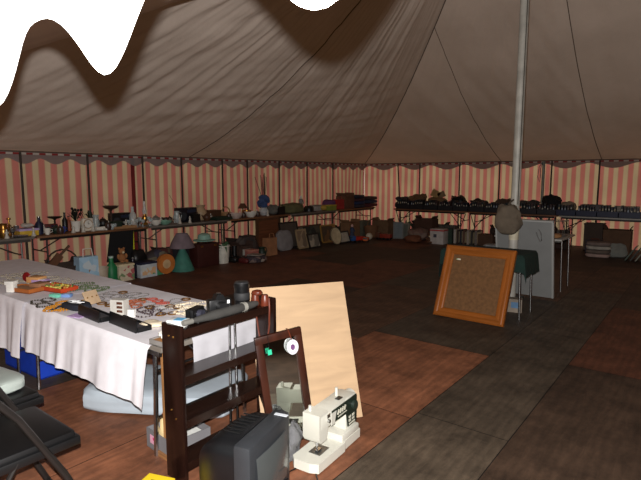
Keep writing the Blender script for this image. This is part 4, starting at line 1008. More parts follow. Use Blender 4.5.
LT('jug', 3, 0.1, 'brass jug at the left photo edge on the nearest left wall table', 'jug', k_jug(BRASS, 0.2, 0.07))
LT('candlestick', 9, -0.1, 'slender brass candlestick beside the brass jug at left photo edge', 'candlestick', k_candle(BRASS, 0.26))
LT('goblet', 12, 0.18, 'silver goblet before the brass candlestick', 'goblet', k_glass(SILV, 0.13, 0.04))
LT('goblet', 16, 0.0, 'silver goblet left of the yellow and lilac game box', 'goblet', k_glass(SILV, 0.15, 0.04))
LT('game_box', 26, 0.02, 'yellow box with lilac lid on the nearest left wall table', 'box', k_box(M_(196, 160, 50), 0.26, 0.2, 0.10, M_(170, 150, 190)))
LT('paper_bundle', 27, 0.0, 'white paper bundle lying on the yellow and lilac box', 'paper', [('paper_bundle', MB().soft(0.16, 0.14, 0.06, 3, 0.2, (0, 0, 0.116)), M_(190, 185, 175, 0.8))])
LT('plate', 20, 0.24, 'flat silver tray before the yellow box', 'tray', k_bowl(SILV, 0.03, 0.1))
LT('vacuum_flask', 39, 0.05, 'tall dark blue flask with silver cap right of the yellow box', 'flask', k_bottle(NAVY, 0.27, 0.055, SILV))
LT('cup', 47, 0.16, 'white cup with handle right of the dark blue flask', 'cup', k_cup(WHITECER, 0.09, 0.045))
LT('radio', 50, -0.12, 'small maroon radio standing behind the white cup', 'radio', k_radio(MAROON, 0.2, 0.1, 0.13))
LT('teapot', 56, 0.12, 'dark green teapot on the nearest left wall table', 'teapot', k_teapot(DG, 0.07))
LT('comport', 55, -0.14, 'dark metal fruit stand with flat dish behind the green teapot', 'cake stand', k_comport(DARKMETAL, 0.24, 0.11))
LT('mug', 62, 0.16, 'royal blue mug right of the dark green teapot', 'mug', k_cup(M_(40, 60, 150), 0.1, 0.045))
LT('bottle', 65, -0.05, 'black wine bottle behind the blue mug', 'bottle', k_bottle(BLACKPL, 0.3, 0.04))
LT('bottle', 69, -0.1, 'reddish brown bottle right of the black bottle', 'bottle', k_bottle(RUST, 0.24, 0.04))
LT('potted_plant', 76, 0.05, 'white pot with black artificial flowers, left of the white clock', 'potted plant', k_plant(WHITECER, M_(16, 22, 16), 0.34, 0.085, 3, BLACKPL))
LT('mantel_clock', 87, 0.1, 'square white clock with round dial near second dark pole', 'clock', k_clock(M_(206, 196, 178), 0.17, 0.2))
LT('potted_plant', 90, -0.16, 'dark leafy plant standing behind the square white clock', 'potted plant', k_plant(BRN, M_(26, 40, 24), 0.3, 0.07, 5))
LT('glass_vase', 96, 0.05, 'clear glass vase right of the square white clock', 'vase', k_vase(GLASS, 0.24, 0.06, 0.7))
LT('kettle', 103, -0.1, 'black kettle with silver lid left of the tall dark cake stand', 'kettle', k_teapot(BLACKPL, 0.095))
LT('hair_dryer', 100, 0.24, 'small white hair dryer lying before the black kettle', 'hair dryer', [('barrel', MB().cyl((-0.07, 0, 0.03), (0.07, 0, 0.03), 0.028, 0.035, 12), WHITECER), ('grip', MB().cyl((0.04, 0, 0.03), (0.05, -0.1, 0.02), 0.016, n=8), WHITECER)])
LT('comport', 111.5, 0.1, 'tall dark cake stand with wide dish, highest piece left of the black cassette box', 'cake stand', k_comport(M_(60, 44, 36, 0.3), 0.38, 0.13))
LT('tape_deck', 120, -0.1, 'black cassette player at the back above the black board', 'cassette player', k_radio(BLACKPL, 0.36, 0.14, 0.24))
LT('storage_tin', 116, 0.12, 'dark green tin before the black cassette player', 'tin', k_box(DG, 0.16, 0.12, 0.12))
LT('serving_tray', 123, 0.24, 'long tan wooden tray at the table front above the black board', 'tray', k_tray(TAN, 0.4, 0.18, 0.045))
LT('glass_bowl', 112, 0.25, 'clear pressed glass bowl beside the tan wooden tray', 'bowl', k_bowl(GLASS, 0.09, 0.08))
LT('decanter', 133, 0.0, 'tall cut glass decanter with pointed stopper', 'decanter', k_bottle(GLASS, 0.34, 0.06, GLASS))
for k, (px, off, hh_) in enumerate(((137, 0.2, 0.14), (140, 0.05, 0.15), (129, 0.18, 0.13), (143, 0.22, 0.12), (151, 0.2, 0.13), (149, 0.02, 0.15))):
    LT('wine_glass', px, off, 'clear stemmed wine glass standing among others around the decanter and oil lamp', 'glass', k_glass(GLASS, hh_, 0.038), group='wine glasses by the decanter')
LT('oil_lamp', 145, -0.1, 'brass oil lamp with glass chimney right of the decanter', 'oil lamp',
   [('font', MB().lathe([(0.06, 0), (0.055, 0.02), (0.02, 0.05), (0.065, 0.10), (0.06, 0.14), (0.03, 0.16)]), BRASS), ('burner', MB().lathe([(0.03, 0.16), (0.035, 0.175), (0.03, 0.19)]), BRASS), ('chimney', MB().lathe([(0.028, 0.19), (0.042, 0.24), (0.025, 0.32), (0.022, 0.42)]), GLASS)])
LT('bowl', 156, 0.16, 'white china bowl right of the oil lamp', 'bowl', k_bowl(WHITECER, 0.08, 0.1))
LT('tureen', 156, -0.1, 'grey lidded tureen behind the white china bowl', 'tureen', k_teapot(GRYC, 0.085))
LT('hat', 166, -0.12, 'flat black hat lying behind the pale green leaf dish', 'hat', [('brim', MB().lathe([(0.17, 0), (0.17, 0.012), (0.1, 0.02)], n=22), BLACKPL), ('crown', MB().lathe([(0.1, 0.012), (0.1, 0.08), (0.07, 0.1), (1e-5, 0.1)], n=22), BLACKPL)])
LT('leaf_dish', 165, 0.16, 'pale green dish on the table below the black hat', 'dish', k_bowl(M_(120, 160, 140, 0.3), 0.07, 0.13))
LT('toast_rack', 172, 0.2, 'silver toast rack right of the pale green dish', 'toast rack', [('rack_base', MB().box((0, 0, 0.01), (0.16, 0.07, 0.012)), SILV)] + [('hoop', MB().tube([(x, -0.035, 0.015), (x, -0.03, 0.085), (x, 0.03, 0.085), (x, 0.035, 0.015)], 0.004, 6), SILV) for x in (-0.06, -0.02, 0.02, 0.06)])
LT('glass_jug', 177, 0.08, 'clear glass jug just left of the black stereo', 'jug', k_jug(GLASS, 0.22, 0.07))
LT('stereo', 186, -0.02, 'dark blue-black stereo with two silver knobs on the left wall table', 'stereo', k_radio(M_(14, 16, 26, 0.35), 0.42, 0.16, 0.27))
LT('camera_bag', 195, 0.16, 'black camera bag with flap before the beige vase', 'bag', k_bag(BLACKPL, 0.18, 0.12, 0.15))
LT('vase', 201, -0.08, 'round beige pot-bellied vase right of the stereo', 'vase', k_vase(M_(168, 142, 110, 0.5), 0.3, 0.13, 0.55))
LT('teapot', 207, 0.14, 'brown glazed teapot before the beige vase', 'teapot', k_teapot(BRN, 0.08))
LT('wooden_box', 214, -0.1, 'brown wooden box behind the brown teapot', 'box', k_box(M_(72, 46, 30), 0.24, 0.18, 0.18))
LT('tray', 221, 0.17, 'dark green tray of oddments right of the brown teapot', 'tray', k_tray(DG, 0.4, 0.24, 0.06, M_(54, 60, 52)))
LT('basket', 226, -0.12, 'small tan wicker basket behind the dark green tray', 'basket', k_basket(TAN, 0.12, 0.12))
LT('sugar_bowl', 232, 0.0, 'pink china sugar bowl right of the dark green tray', 'bowl', k_teapot(PINK, 0.07))
LT('serving_bowl', 236, 0.2, 'wide pale pink bowl below the sugar bowl', 'bowl', k_bowl(M_(190, 170, 160, 0.3), 0.11, 0.15))
LT('table_lamp', 243, -0.12, 'small dark table lamp with brown shade', 'lamp', k_lamp(DARKMETAL, BRN, 0.28, 0.08))
LT('mixing_bowl', 251, 0.18, 'wide white mixing bowl left of the blue flower vase', 'bowl', k_bowl(WHITECER, 0.12, 0.14))
LT('biscuit_tin', 247, 0.0, 'round red-brown biscuit tin behind the white mixing bowl', 'tin', [('tin', MB().cyl((0, 0, 0), (0, 0, 0.13), 0.1, n=22), RUST), ('lid', MB().cyl((0, 0, 0.12), (0, 0, 0.145), 0.104, n=22), BRASS)])
blv = k_vase(M_(180, 182, 184, 0.3), 0.2, 0.11, 0.6)
fl_ = MB(); rr = random.Random(2)
for i in range(22): 
    a_, e_ = rr.uniform(0, 6.28), rr.uniform(-0.9, 1.2); fl_.ball((0.10 * math.cos(a_) * math.cos(e_), 0.10 * math.sin(a_) * math.cos(e_), 0.29 + 0.12 * math.sin(e_)), 0.06, 8)
tw = MB()
for i in range(9):
    a = rr.uniform(0, 6.28); s = rr.uniform(0.05, 0.2)
    tw.tube([(0, 0, 0.18), (math.cos(a) * s * 0.4 - 0.02, math.sin(a) * s * 0.3, 0.5), (math.cos(a) * s - 0.07, math.sin(a) * s * 0.4, 0.75 + rr.uniform(0, 0.2))], 0.006, 5)
LT('flower_vase', 264, 0.0, 'white vase of blue flowers with tall dry twigs', 'vase of flowers', blv + [('blue_blooms', fl_, M_(52, 72, 112, 0.8)), ('dry_twigs', tw, M_(70, 52, 40, 0.9))])
LT('grey_drape', 273, 0.0, 'grey cloth heap right of the blue flower vase', 'cloth', k_soft(M_(96, 94, 88, 0.9), 0.26, 0.3, 0.22, 2, 0.2))
LT('handbag', 280, 0.1, 'black handbag with loop handle beside the olive cloth bundle', 'handbag', k_bag(BLACKPL, 0.24, 0.12, 0.18))
LT('cloth_bundle', 292, 0.08, 'large olive green cloth bundle on the left wall table', 'cloth', k_soft(OLIVE, 0.6, 0.42, 0.24, 7, 0.12))
LT('figurine', 301, -0.15, 'pale figurine standing behind the olive cloth bundle', 'figurine', k_figurine(GRYC, 0.4))
LT('hat', 309, 0.05, 'black bowler hat right of the olive bundle', 'hat', [('brim', MB().lathe([(0.19, 0), (0.19, 0.012), (0.12, 0.02)], n=22), BLACKPL), ('crown', MB().lathe([(0.12, 0.012), (0.12, 0.1), (0.09, 0.14), (1e-5, 0.145)], n=22), BLACKPL)])
LT('shoe_box', 316, -0.05, 'white and grey shoe box right of the black bowler hat', 'box', k_box(M_(160, 156, 150), 0.3, 0.2, 0.14, GRYC))
LT('cushion', 323, 0.02, 'small yellow cushion on the left wall table near the tent corner', 'cushion', k_soft(M_(172, 140, 62, 0.9), 0.28, 0.28, 0.14, 4, 0.06))
LT('jumper', 329, -0.06, 'folded purple jumper right of the yellow cushion', 'clothes', k_soft(M_(92, 54, 92, 0.9), 0.36, 0.34, 0.26, 5, 0.1))
LT('toy_box', 331, 0.2, 'green and yellow toy box before the purple jumper', 'box', k_box(M_(120, 130, 50), 0.28, 0.14, 0.14, M_(170, 150, 50)))
LT('handbag', 338, 0.05, 'bright red handbag on the left wall table', 'handbag', k_bag(M_(150, 32, 34), 0.36, 0.16, 0.26))
LT('carton', 345, -0.05, 'tall brown carton right of the bright red handbag', 'box', k_carton(M_(92, 62, 46, 0.8), 0.42, 0.32, 0.34))
for k, (c, lb) in enumerate((((48, 44, 56), 'charcoal folded jumper at the bottom of the stack near the tent corner'), ((40, 50, 84), 'blue folded jumper second from bottom of the corner stack'),
                             ((70, 40, 46), 'dull red folded jumper third in the corner stack'), ((34, 36, 52), 'dark navy folded jumper on top of the corner stack'))):
    x = LTX + 0.0
    T('jumper', lb, 'clothes', (x, onx(356, x), HL + 0.001 + k * 0.088), PI / 2 + 0.1 * k, [('jumper', MB().soft(0.5, 0.4, 0.09, 20 + k, 0.06, p=5), M_(*c, 0.9))])
for k, (c, lb) in enumerate((((86, 40, 44), 'dusky red folded blanket at the table end by the tent corner'), ((44, 48, 66), 'slate blue folded blanket in the middle of the end pile'),
                             ((60, 44, 40), 'brown folded blanket topping the end pile at the tent corner'))):
    x = LTX + 0.02
    T('blanket', lb, 'blanket', (x, onx(368, x), HL + 0.001 + k * 0.098), PI / 2 - 0.1 * k, [('blanket', MB().soft(0.46, 0.42, 0.1, 30 + k, 0.06, p=5), M_(*c, 0.9))])

# ------------------------------------------------------------------ on the floor before and under the left wall tables
def FL(name, px, py, label, cat, parts, rz=0.0, x=None, group=None):
    """px: column, py: row of its foot on the floor"""
    if x is None: p = onz(px, py, 0); loc = (p.x, p.y, 0.0005)
    else: loc = (x, onx(px, x, py), 0.0005)
    return T(name, label, cat, loc, PI / 2 + rz, parts, group)
FX = -7.35
FL('holdall', 12, 262, 'royal blue holdall with white patch behind the white stall', 'bag',
   [('bag_body', MB().soft(0.62, 0.34, 0.40, 6, 0.08, p=4), M_(40, 50, 120, 0.7)), ('patch', MB().box((0.17, -0.165, 0.24), (0.16, 0.02, 0.2)), M_(170, 175, 195)), ('handle', MB().tube([(-0.15, 0, 0.38), (-0.12, 0, 0.47), (0.12, 0, 0.47), (0.15, 0, 0.38)], 0.012, 6), NAVY)], x=-7.1)
FL('teddy_bear', 33, 265, 'brown teddy bear right of the royal blue holdall', 'teddy bear', k_teddy(M_(120, 76, 46, 0.95), 0.42), x=-6.8)
FL('wicker_basket', 62, 262, 'large dark brown wicker basket with hooped handle left of the pale blue gift bag', 'basket', k_basket(M_(58, 44, 36, 0.9), 0.25, 0.34), x=-7.38)
FL('cricket_bat', 46, 262, 'brown wooden bat leaning left of the dark wicker basket', 'bat', [('blade', MB().box((0, 0, 0.3), (0.1, 0.04, 0.58), ry=0.75), M_(92, 60, 40)), ('handle', MB().cyl((0.2, 0, 0.51), (0.33, 0, 0.63), 0.018, n=8), BRN)], x=-7.2)
FL('toy_pile_box', 70, 272, 'open carton of dark purple toys in front of the wicker basket', 'box', crate_parts(0.42, 0.3, 0.2, M_(60, 44, 60, 0.8), 0.01) + [('soft_toy', MB().ball((-0.1, 0, 0.2), 0.09, 10), M_(80, 60, 110, 0.9)), ('soft_toy', MB().ball((0.09, 0.02, 0.21), 0.085, 10), M_(120, 60, 80, 0.9))], x=-6.85)
FL('gift_bag', 87, 277, 'tall pale blue gift bag with printed bears', 'gift bag', k_bag(patterned([(150, 185, 205), (160, 190, 210), (150, 180, 200), (140, 110, 84), (190, 200, 205)], 11), 0.3, 0.16, 0.46, WHITECER), x=-7.12)
FL('waste_bin', 101, 276, 'cream waste bin right of the pale blue gift bag', 'bin', k_bin(M_(176, 160, 140), 0.11, 0.26), x=-7.15)
FL('box', 99, 280, 'black plastic box lying in front of the cream waste bin', 'box', k_box(BLACKPL, 0.42, 0.2, 0.12), x=-6.75)
# black board hung against the table front
yy = onx(119, -7.55, 242)
T('black_board', 'large black board leaning against the front edge of the left wall table', 'board', (-7.50, yy, 0.0), PI / 2,
  [('board', moved(MB().prism([(-0.25, 0.26), (0.20, 0.26), (0.23, 0.73), (-0.17, 0.73)], -0.012, 0.012), Matrix.Identity(4)), M_(6, 6, 7, 0.8)), ('stand', MB().box((0, 0.0, 0.13), (0.34, 0.06, 0.26)), BLACKPL)])
FL('metre_rule', 134, 262, 'bright yellow upright rule right of the black board', 'rule', [('rule', MB().box((0, 0, 0.36), (0.035, 0.01, 0.70)), M_(200, 200, 40)), ('end_cap', MB().box((0, 0, 0.715), (0.038, 0.013, 0.02)), BRASS)], x=-7.52)
FL('detergent_bottle', 112, 279, 'green plastic bottle with pale cap before the black board', 'bottle', k_bottle(M_(20, 110, 62), 0.40, 0.085, M_(160, 180, 170)), x=-7.2)
FL('flowered_box', 123, 279, 'cream flower-patterned box right of the green plastic bottle', 'box', k_box(patterned([(200, 186, 160), (196, 180, 155), (190, 176, 150), (170, 90, 90), (110, 130, 90)], 16), 0.26, 0.24, 0.26, CREAM), x=-7.22)
p = (-7.22, onx(123, -7.22, 279), 0.279)
T('teddy_bear', 'ginger teddy bear sitting on the cream flower-patterned box', 'teddy bear', p, PI / 2, k_teddy(M_(150, 100, 60, 0.95), 0.24))
FL('soda_siphon', 133.5, 276, 'dark soda siphon with silver top right of the flowered box', 'siphon', k_bottle(M_(30, 26, 40, 0.2), 0.34, 0.06, SILV), x=-7.2)
FL('hold_bag', 138, 266, 'black bag slumped behind the siphon and the blue-lidded box', 'bag', k_soft(BLACKPL, 0.3, 0.22, 0.42, 3, 0.12), x=-7.5)
FL('storage_box', 145, 276, 'white storage box with navy lid and printed front', 'box', k_box(M_(176, 182, 186), 0.3, 0.24, 0.24, NAVY) + [('printed_front', MB().box((0, -0.1225, 0.1), (0.24, 0.003, 0.12)), patterned([(190, 190, 180), (180, 186, 190), (90, 140, 100), (200, 160, 120)], 18))], x=-7.2)
FL('carton', 157, 274, 'green and white printed carton left of the orange disc', 'box', k_box(patterned([(190, 190, 180), (60, 130, 90), (40, 60, 110), (200, 200, 190)], 12), 0.17, 0.18, 0.23, M_(190, 190, 184)), x=-7.2)
FL('wall_clock', 166, 273, 'round orange-brown wooden disc clock standing on the floor', 'clock', [('case', MB().cyl((0, -0.03, 0.17), (0, 0.03, 0.17), 0.165, n=28), M_(176, 104, 46)), ('dial', MB().cyl((0, -0.036, 0.17), (0, -0.03, 0.17), 0.075, n=24), M_(190, 160, 120)), ('stand', MB().box((0, 0.05, 0.06), (0.08, 0.06, 0.12)), BRN)], x=-7.1)
FL('flowered_fabric', 160, 262, 'heap of flowered fabric behind the orange clock', 'fabric', k_soft(patterned([(44, 34, 34), (90, 80, 60), (50, 44, 60), (110, 100, 84), (80, 40, 36)], 9), 0.5, 0.24, 0.38, 9, 0.12), x=-7.52)
FL('table_lamp', 183, 271, 'turquoise skirted table lamp with mauve shade', 'lamp', k_lamp(M_(56, 112, 98, 0.7), M_(112, 98, 104, 0.8), 0.64, 0.16, True), x=-7.15)
FL('suitcase', 205, 269, 'dark maroon suitcase standing right of the turquoise lamp', 'suitcase', k_suitcase(M_(56, 24, 20), 0.5, 0.24, 0.42), x=-7.2)
p = (-7.2, onx(205, -7.2, 269), 0.465)
T('hat', 'pale turquoise sun hat lying on the maroon suitcase', 'hat', p, PI / 2, [('brim', MB().lathe([(0.2, 0.0), (0.2, 0.012), (0.12, 0.025)], n=24), M_(120, 160, 146, 0.8)), ('crown', MB().lathe([(0.12, 0.02), (0.11, 0.1), (0.06, 0.13), (1e-5, 0.13)], n=24), M_(130, 164, 150, 0.8))])
FL('waste_bin', 223, 266, 'white bin holding green leaves right of the maroon suitcase', 'bin', k_bin(M_(196, 192, 180), 0.13, 0.33) + [('leaves', k_plant(CREAM, DG, 0.4, 0.14, 9)[1][1], M_(60, 92, 62))], x=-7.18)
FL('boots', 233, 264, 'pair of black boots right of the white bin', 'boots', [('boot', MB().cyl((-0.07, 0.03, 0.1), (-0.07, 0.03, 0.3), 0.05, n=12).soft(0.1, 0.26, 0.11, 1, 0.03, (-0.07, -0.05, 0)), BLACKPL), ('boot', MB().cyl((0.07, 0.03, 0.1), (0.07, 0.03, 0.3), 0.05, n=12).soft(0.1, 0.26, 0.11, 2, 0.03, (0.07, -0.05, 0)), BLACKPL)], x=-7.15)
FL('carton', 242, 262, 'dark brown carton with white label behind the black boots', 'box', k_carton(M_(64, 46, 38, 0.8), 0.36, 0.28, 0.24, M_(170, 165, 155)), x=-7.4)
FL('sewing_box', 252, 261, 'pink printed box left of the brown paper bag', 'box', k_box(M_(160, 96, 86), 0.2, 0.18, 0.18, M_(176, 120, 104)), x=-7.12)
FL('shoes', 246, 264, 'dull red shoes in a pair before the pink box', 'shoes', [('shoe', MB().soft(0.09, 0.25, 0.1, 5, 0.05, (-0.06, 0, 0)), MAROON), ('shoe', MB().soft(0.09, 0.25, 0.1, 6, 0.05, (0.06, 0, 0)), MAROON)], x=-6.85)
FL('cloth_heap', 247, 256, 'grey and brown cloth heap under the table by the pink box', 'cloth', k_soft(patterned([(70, 60, 56), (52, 46, 46), (96, 88, 80), (60, 44, 40)], 8), 0.6, 0.2, 0.40, 12, 0.12), x=-7.55)
yy = onx(266, -7.62, 235)
T('headboard', 'tall brown wooden headboard standing under the table left of the frames', 'headboard', (-7.56, yy, 0), PI / 2,
  [('panel', MB().box((0, 0, 0.40), (0.62, 0.025, 0.66)), wood((96, 56, 34), 0.5)), ('post', MB().box((-0.33, 0, 0.36), (0.05, 0.05, 0.72)), BRN), ('post', MB().box((0.33, 0, 0.36), (0.05, 0.05, 0.72)), BRN), ('rail', MB().box((0, 0, 0.70), (0.64, 0.04, 0.05)), BRN)])
FL('paper_bag', 270, 257, 'brown paper bag before the wooden headboard', 'paper bag', k_bag(M_(142, 98, 66, 0.9), 0.28, 0.16, 0.36), x=-7.15)
FL('green_toy', 262, 259, 'small dark green watering can left of the brown paper bag', 'watering can', k_jug(DG, 0.2, 0.09), x=-7.1)
FL('cushion', 286, 253, 'pale grey cushion propped left of the grey picture', 'cushion', [('cushion', moved(MB().soft(0.46, 0.14, 0.46, 5, 0.05, p=4), Matrix.Rotation(-0.2, 4, 'X')), M_(120, 116, 116, 0.9))], x=-7.3)
WOODF = wood((70, 44, 28), 0.4); GILT = M_(150, 112, 56, 0.35); BLKF = M_(22, 20, 20)
def pic(*c): return patterned(list(c), 5)
FL('framed_picture', 292, 252, 'large dark grey picture in black frame under the table', 'picture', k_frame(0.62, 0.6, BLKF, M_(70, 64, 58), 0.2), x=-7.4)
FL('framed_picture', 304, 251, 'cream picture in pale frame right of the large grey picture', 'picture', k_frame(0.36, 0.44, M_(150, 128, 96), pic((150, 130, 104), (120, 100, 80), (164, 150, 124)), 0.25), x=-7.15)
FL('framed_picture', 316, 250, 'small landscape picture in black frame left of the oval white plate', 'picture', k_frame(0.42, 0.34, BLKF, pic((150, 140, 124), (96, 90, 80), (120, 120, 104)), 0.3), x=-7.0)
FL('framed_picture', 311, 243, 'long picture in dark wooden frame standing behind the small ones', 'picture', k_frame(0.9, 0.46, WOODF, pic((60, 66, 54), (44, 44, 40), (84, 76, 60)), 0.12), x=-7.5)
FL('oval_plate', 336, 249, 'oval cream plate with dark centre standing among the frames', 'plate', k_plate(M_(186, 172, 140, 0.4), 0.21, M_(80, 72, 56)), x=-7.0)
FL('framed_picture', 346, 247, 'white-mounted picture in thin black frame right of the oval plate', 'picture', k_frame(0.44, 0.3, BLKF, M_(166, 160, 146), 0.35), x=-6.95)
FL('framed_picture', 330, 241, 'gilt framed picture standing behind the oval plate', 'picture', k_frame(0.6, 0.44, GILT, pic((110, 76, 46), (76, 60, 44), (140, 104, 60)), 0.2), x=-7.35)
FL('carton', 350, 241, 'tan carton behind the thin black frame at the corner', 'box', k_carton(M_(120, 88, 60, 0.8), 0.5, 0.3, 0.4), x=-7.6)
FL('toy_lorry', 357, 244, 'red toy lorry with blue cab near the tent corner', 'toy lorry', k_truck(M_(170, 40, 30), M_(40, 80, 140), 0.42), rz=-0.3, x=-6.9)
FL('toy_car', 366, 244, 'orange toy car right of the red lorry', 'toy car', k_truck(M_(190, 90, 30), M_(190, 90, 30), 0.32), rz=0.4, x=-6.75)
FL('doll', 352, 240, 'blue-dressed doll standing behind the red toy lorry', 'doll', k_figurine(M_(52, 62, 84, 0.8), 0.4, PINK), x=-7.3)
FL('bag', 363, 237, 'grey-green shopping bag under the table end by the corner', 'bag', k_bag(M_(86, 84, 70, 0.9), 0.42, 0.24, 0.42), x=-7.5)
FL('basket', 371, 239, 'round brown basket on the floor in the tent corner', 'basket', k_basket(M_(110, 76, 50, 0.9), 0.2, 0.3), x=-7.2)
FL('ball', 369, 241, 'white football on the floor at the tent corner', 'ball', [('ball', MB().ball((0, 0, 0.09), 0.09, 16), M_(190, 180, 160))], x=-6.9)

# ------------------------------------------------------------------ far wall: trays of books on the tables
rr = random.Random(11)
BOOKM = [M_(28, 30, 44), M_(40, 38, 40), M_(52, 34, 36), M_(30, 44, 50), M_(24, 24, 26)]
SPOT = [M_(176, 172, 160), M_(150, 160, 176), M_(120, 116, 110), M_(164, 150, 120)]
protos = []
for k in range(5):
    r = T('book', 'dark book standing spine outwards in a tray on the far wall tables', 'book', (0, 0, 0), 0,
          [('cover', MB().box((0, 0, 0.105 + 0.005 * k), (0.032 + 0.006 * (k % 3), 0.15, 0.21 + 0.01 * k)), BOOKM[k]),
           ('spine_label', MB().box((0, -0.0765, 0.13 + 0.008 * k), (0.024, 0.003, 0.035 + 0.012 * (k % 2))), SPOT[k % 4])], 'books in trays on the far wall tables')
    protos.append(r)
used = set()
def place_book(x, y, z):
    k = rr.randrange(5); p = protos[k]
    if k not in used:
        used.add(k); p.location = (x, y, z)
    else:
        copy_thing(p, (x, y, z), 0)
ordw = ['first', 'second', 'third', 'fourth', 'fifth', 'sixth', 'seventh', 'eighth', 'ninth', 'tenth', 'eleventh', 'twelfth', 'thirteenth', 'fourteenth']
xt = -6.60; DKT, BLT = M_(22, 22, 28), M_(20, 26, 54)
for k in range(14):
    blue = xt > -2.7
    T('book_tray', '%s book tray, %s from the tent corner along the far wall tables' % ('navy blue' if blue else 'black', ordw[k]), 'tray', (xt, FTY - 0.18, HL + 0.0005), 0, crate_parts(0.385, 0.26, 0.125, BLT if blue else DKT, 0.006))
    bxx = xt - 0.15
    while bxx < xt + 0.15:
        place_book(bxx, FTY - 0.19, HL + 0.0075); bxx += rr.uniform(0.052, 0.066)
    xt += 0.405
def FT(name, px, off, label, cat, parts, rz=0.0, dz=0.0):
    y = FTY + off
    return T(name, label, cat, (ony(px, y, 205), y, HL + 0.0005 + dz), rz, parts)
# heaps behind the trays
FT('cloth_heap', 402, 0.17, 'dark grey cloth heap at the corner end of the far tables', 'cloth', k_soft(M_(46, 40, 42, 0.9), 0.4, 0.26, 0.28, 1, 0.34, 4.5))
FT('cloth_heap', 418, 0.17, 'tan cloth heap behind the trays, left of the pale paper fan', 'cloth', k_soft(M_(104, 76, 52, 0.9), 0.5, 0.28, 0.36, 2, 0.34, 4.5))
FT('paper_stack', 437, 0.18, 'pale spread of papers heaped highest behind the far trays', 'papers', [('paper_heap', MB().soft(0.55, 0.28, 0.32, 3, 0.15), M_(110, 84, 58, 0.9)), ('paper_sheet', MB().box((-0.05, 0, 0.40), (0.24, 0.02, 0.2), ry=0.5), M_(150, 122, 80)), ('paper_sheet', MB().box((0.12, 0.0, 0.38), (0.2, 0.02, 0.16), ry=-0.5), M_(120, 100, 74))])
FT('black_bag', 458, 0.17, 'black bag lying behind the trays right of the papers', 'bag', k_soft(BLACKPL, 0.4, 0.26, 0.34, 4, 0.34, 4.5))
FT('cloth_heap', 479, 0.17, 'dark brown low cloth heap right of the black bag', 'cloth', k_soft(M_(44, 32, 28, 0.9), 0.46, 0.26, 0.28, 5, 0.34, 4.5))
FT('cloth_heap', 506, 0.17, 'brown cloth heap behind the main pole on the far table', 'cloth', k_soft(M_(70, 54, 42, 0.9), 0.5, 0.26, 0.31, 6, 0.34, 4.5))
FT('cloth_heap', 529, 0.17, 'low grey cloth heap left of the black jacket', 'cloth', k_soft(M_(60, 56, 54, 0.9), 0.4, 0.26, 0.28, 7, 0.34, 4.5))
FT('black_jacket', 551, 0.14, 'black jacket heaped beside the pale metal side pole', 'jacket', k_soft(M_(14, 14, 16, 0.9), 0.4, 0.26, 0.46, 8, 0.25, 2.2))
FT('folded_sheet', 568, 0.15, 'cream folded sheet right of the black jacket', 'cloth', k_soft(M_(120, 108, 92, 0.9), 0.34, 0.24, 0.3, 9, 0.08))
FT('flat_box', 592, 0.17, 'dark flat box lying behind the blue trays', 'box', k_box(M_(40, 36, 40), 0.4, 0.26, 0.24))
for k, (c, lb) in enumerate((((96, 86, 74), 'brown album lowest in the pile at far right behind the trays'), ((130, 122, 108), 'pale album in the middle of the far right pile'), ((108, 96, 80), 'tan album on top of the far right pile'))):
    FT('album', 628, 0.16, lb, 'album', k_book(M_(*c), 0.44, 0.25, 0.075), 0.05 * k, 0.0 + k * 0.0755)
FT('box', 612, 0.16, 'small black box left of the pile of albums', 'box', k_box(BLACKPL, 0.2, 0.22, 0.2))

# ------------------------------------------------------------------ floor before the far tables
def FF(name, px, py, label, cat, parts, rz=0.0, y=None):
    if y is None: p = onz(px, py, 0); loc = (p.x, p.y, 0.0005)
    else: loc = (ony(px, y, py), y, 0.0005)
    return T(name, label, cat, loc, rz, parts)
FF('toy_lorry', 384, 242, 'red and brown toy lorry at the left end of the far floor row', 'toy lorry', k_truck(M_(130, 44, 28), M_(90, 50, 34), 0.46), 0.1, 11.2)
FF('carton', 383, 236, 'dark tan carton behind the red and brown lorry', 'box', k_carton(M_(104, 78, 54, 0.85), 0.5, 0.34, 0.42), 0, 11.9)
FF('framed_picture', 398, 240, 'pale blue picture leaning right of the brown toy lorry', 'picture', k_frame(0.26, 0.44, M_(90, 90, 88), M_(84, 94, 98), 0.25), 0.5, 11.5)
FF('framed_picture', 404, 239, 'narrow grey picture beside the pale blue one', 'picture', k_frame(0.24, 0.4, M_(120, 116, 104), M_(100, 104, 96), 0.2), -0.2, 11.7)
FF('potted_plant', 408, 236, 'dusty green artificial plant under the corner end of the far table', 'potted plant', k_plant(BRN, M_(70, 84, 56), 0.45, 0.1, 4), 0, 12.05)
FF('cloth_heap', 418, 239, 'grey-pink clothes heap before the dark brown carton', 'clothes', k_soft(patterned([(110, 84, 76), (84, 70, 62), (120, 100, 88)], 8), 0.5, 0.4, 0.3, 14, 0.15), 0, 11.7)
FF('carton', 426, 237, 'dark brown carton left of the white and red box', 'box', k_carton(M_(66, 42, 30, 0.85), 0.5, 0.36, 0.52), 0, 12.1)
FF('food_bin', 439, 243, 'white box with red lid before the far tables', 'box', k_box(M_(176, 170, 166), 0.34, 0.3, 0.36, M_(168, 34, 34), 0.03) + [('printed_mark', MB().box((-0.04, -0.152, 0.2), (0.08, 0.004, 0.08)), M_(60, 60, 70))], 0, 11.35)
FF('teddy_bear', 430, 242, 'dark brown teddy bear left of the white and red box', 'teddy bear', k_teddy(M_(92, 60, 40, 0.95), 0.26), 0.2, 11.25)
FF('wine_crate', 449, 240, 'grey crate behind the white and red box', 'crate', crate_parts(0.4, 0.3, 0.4, M_(74, 66, 60, 0.8), 0.012), 0, 11.9)
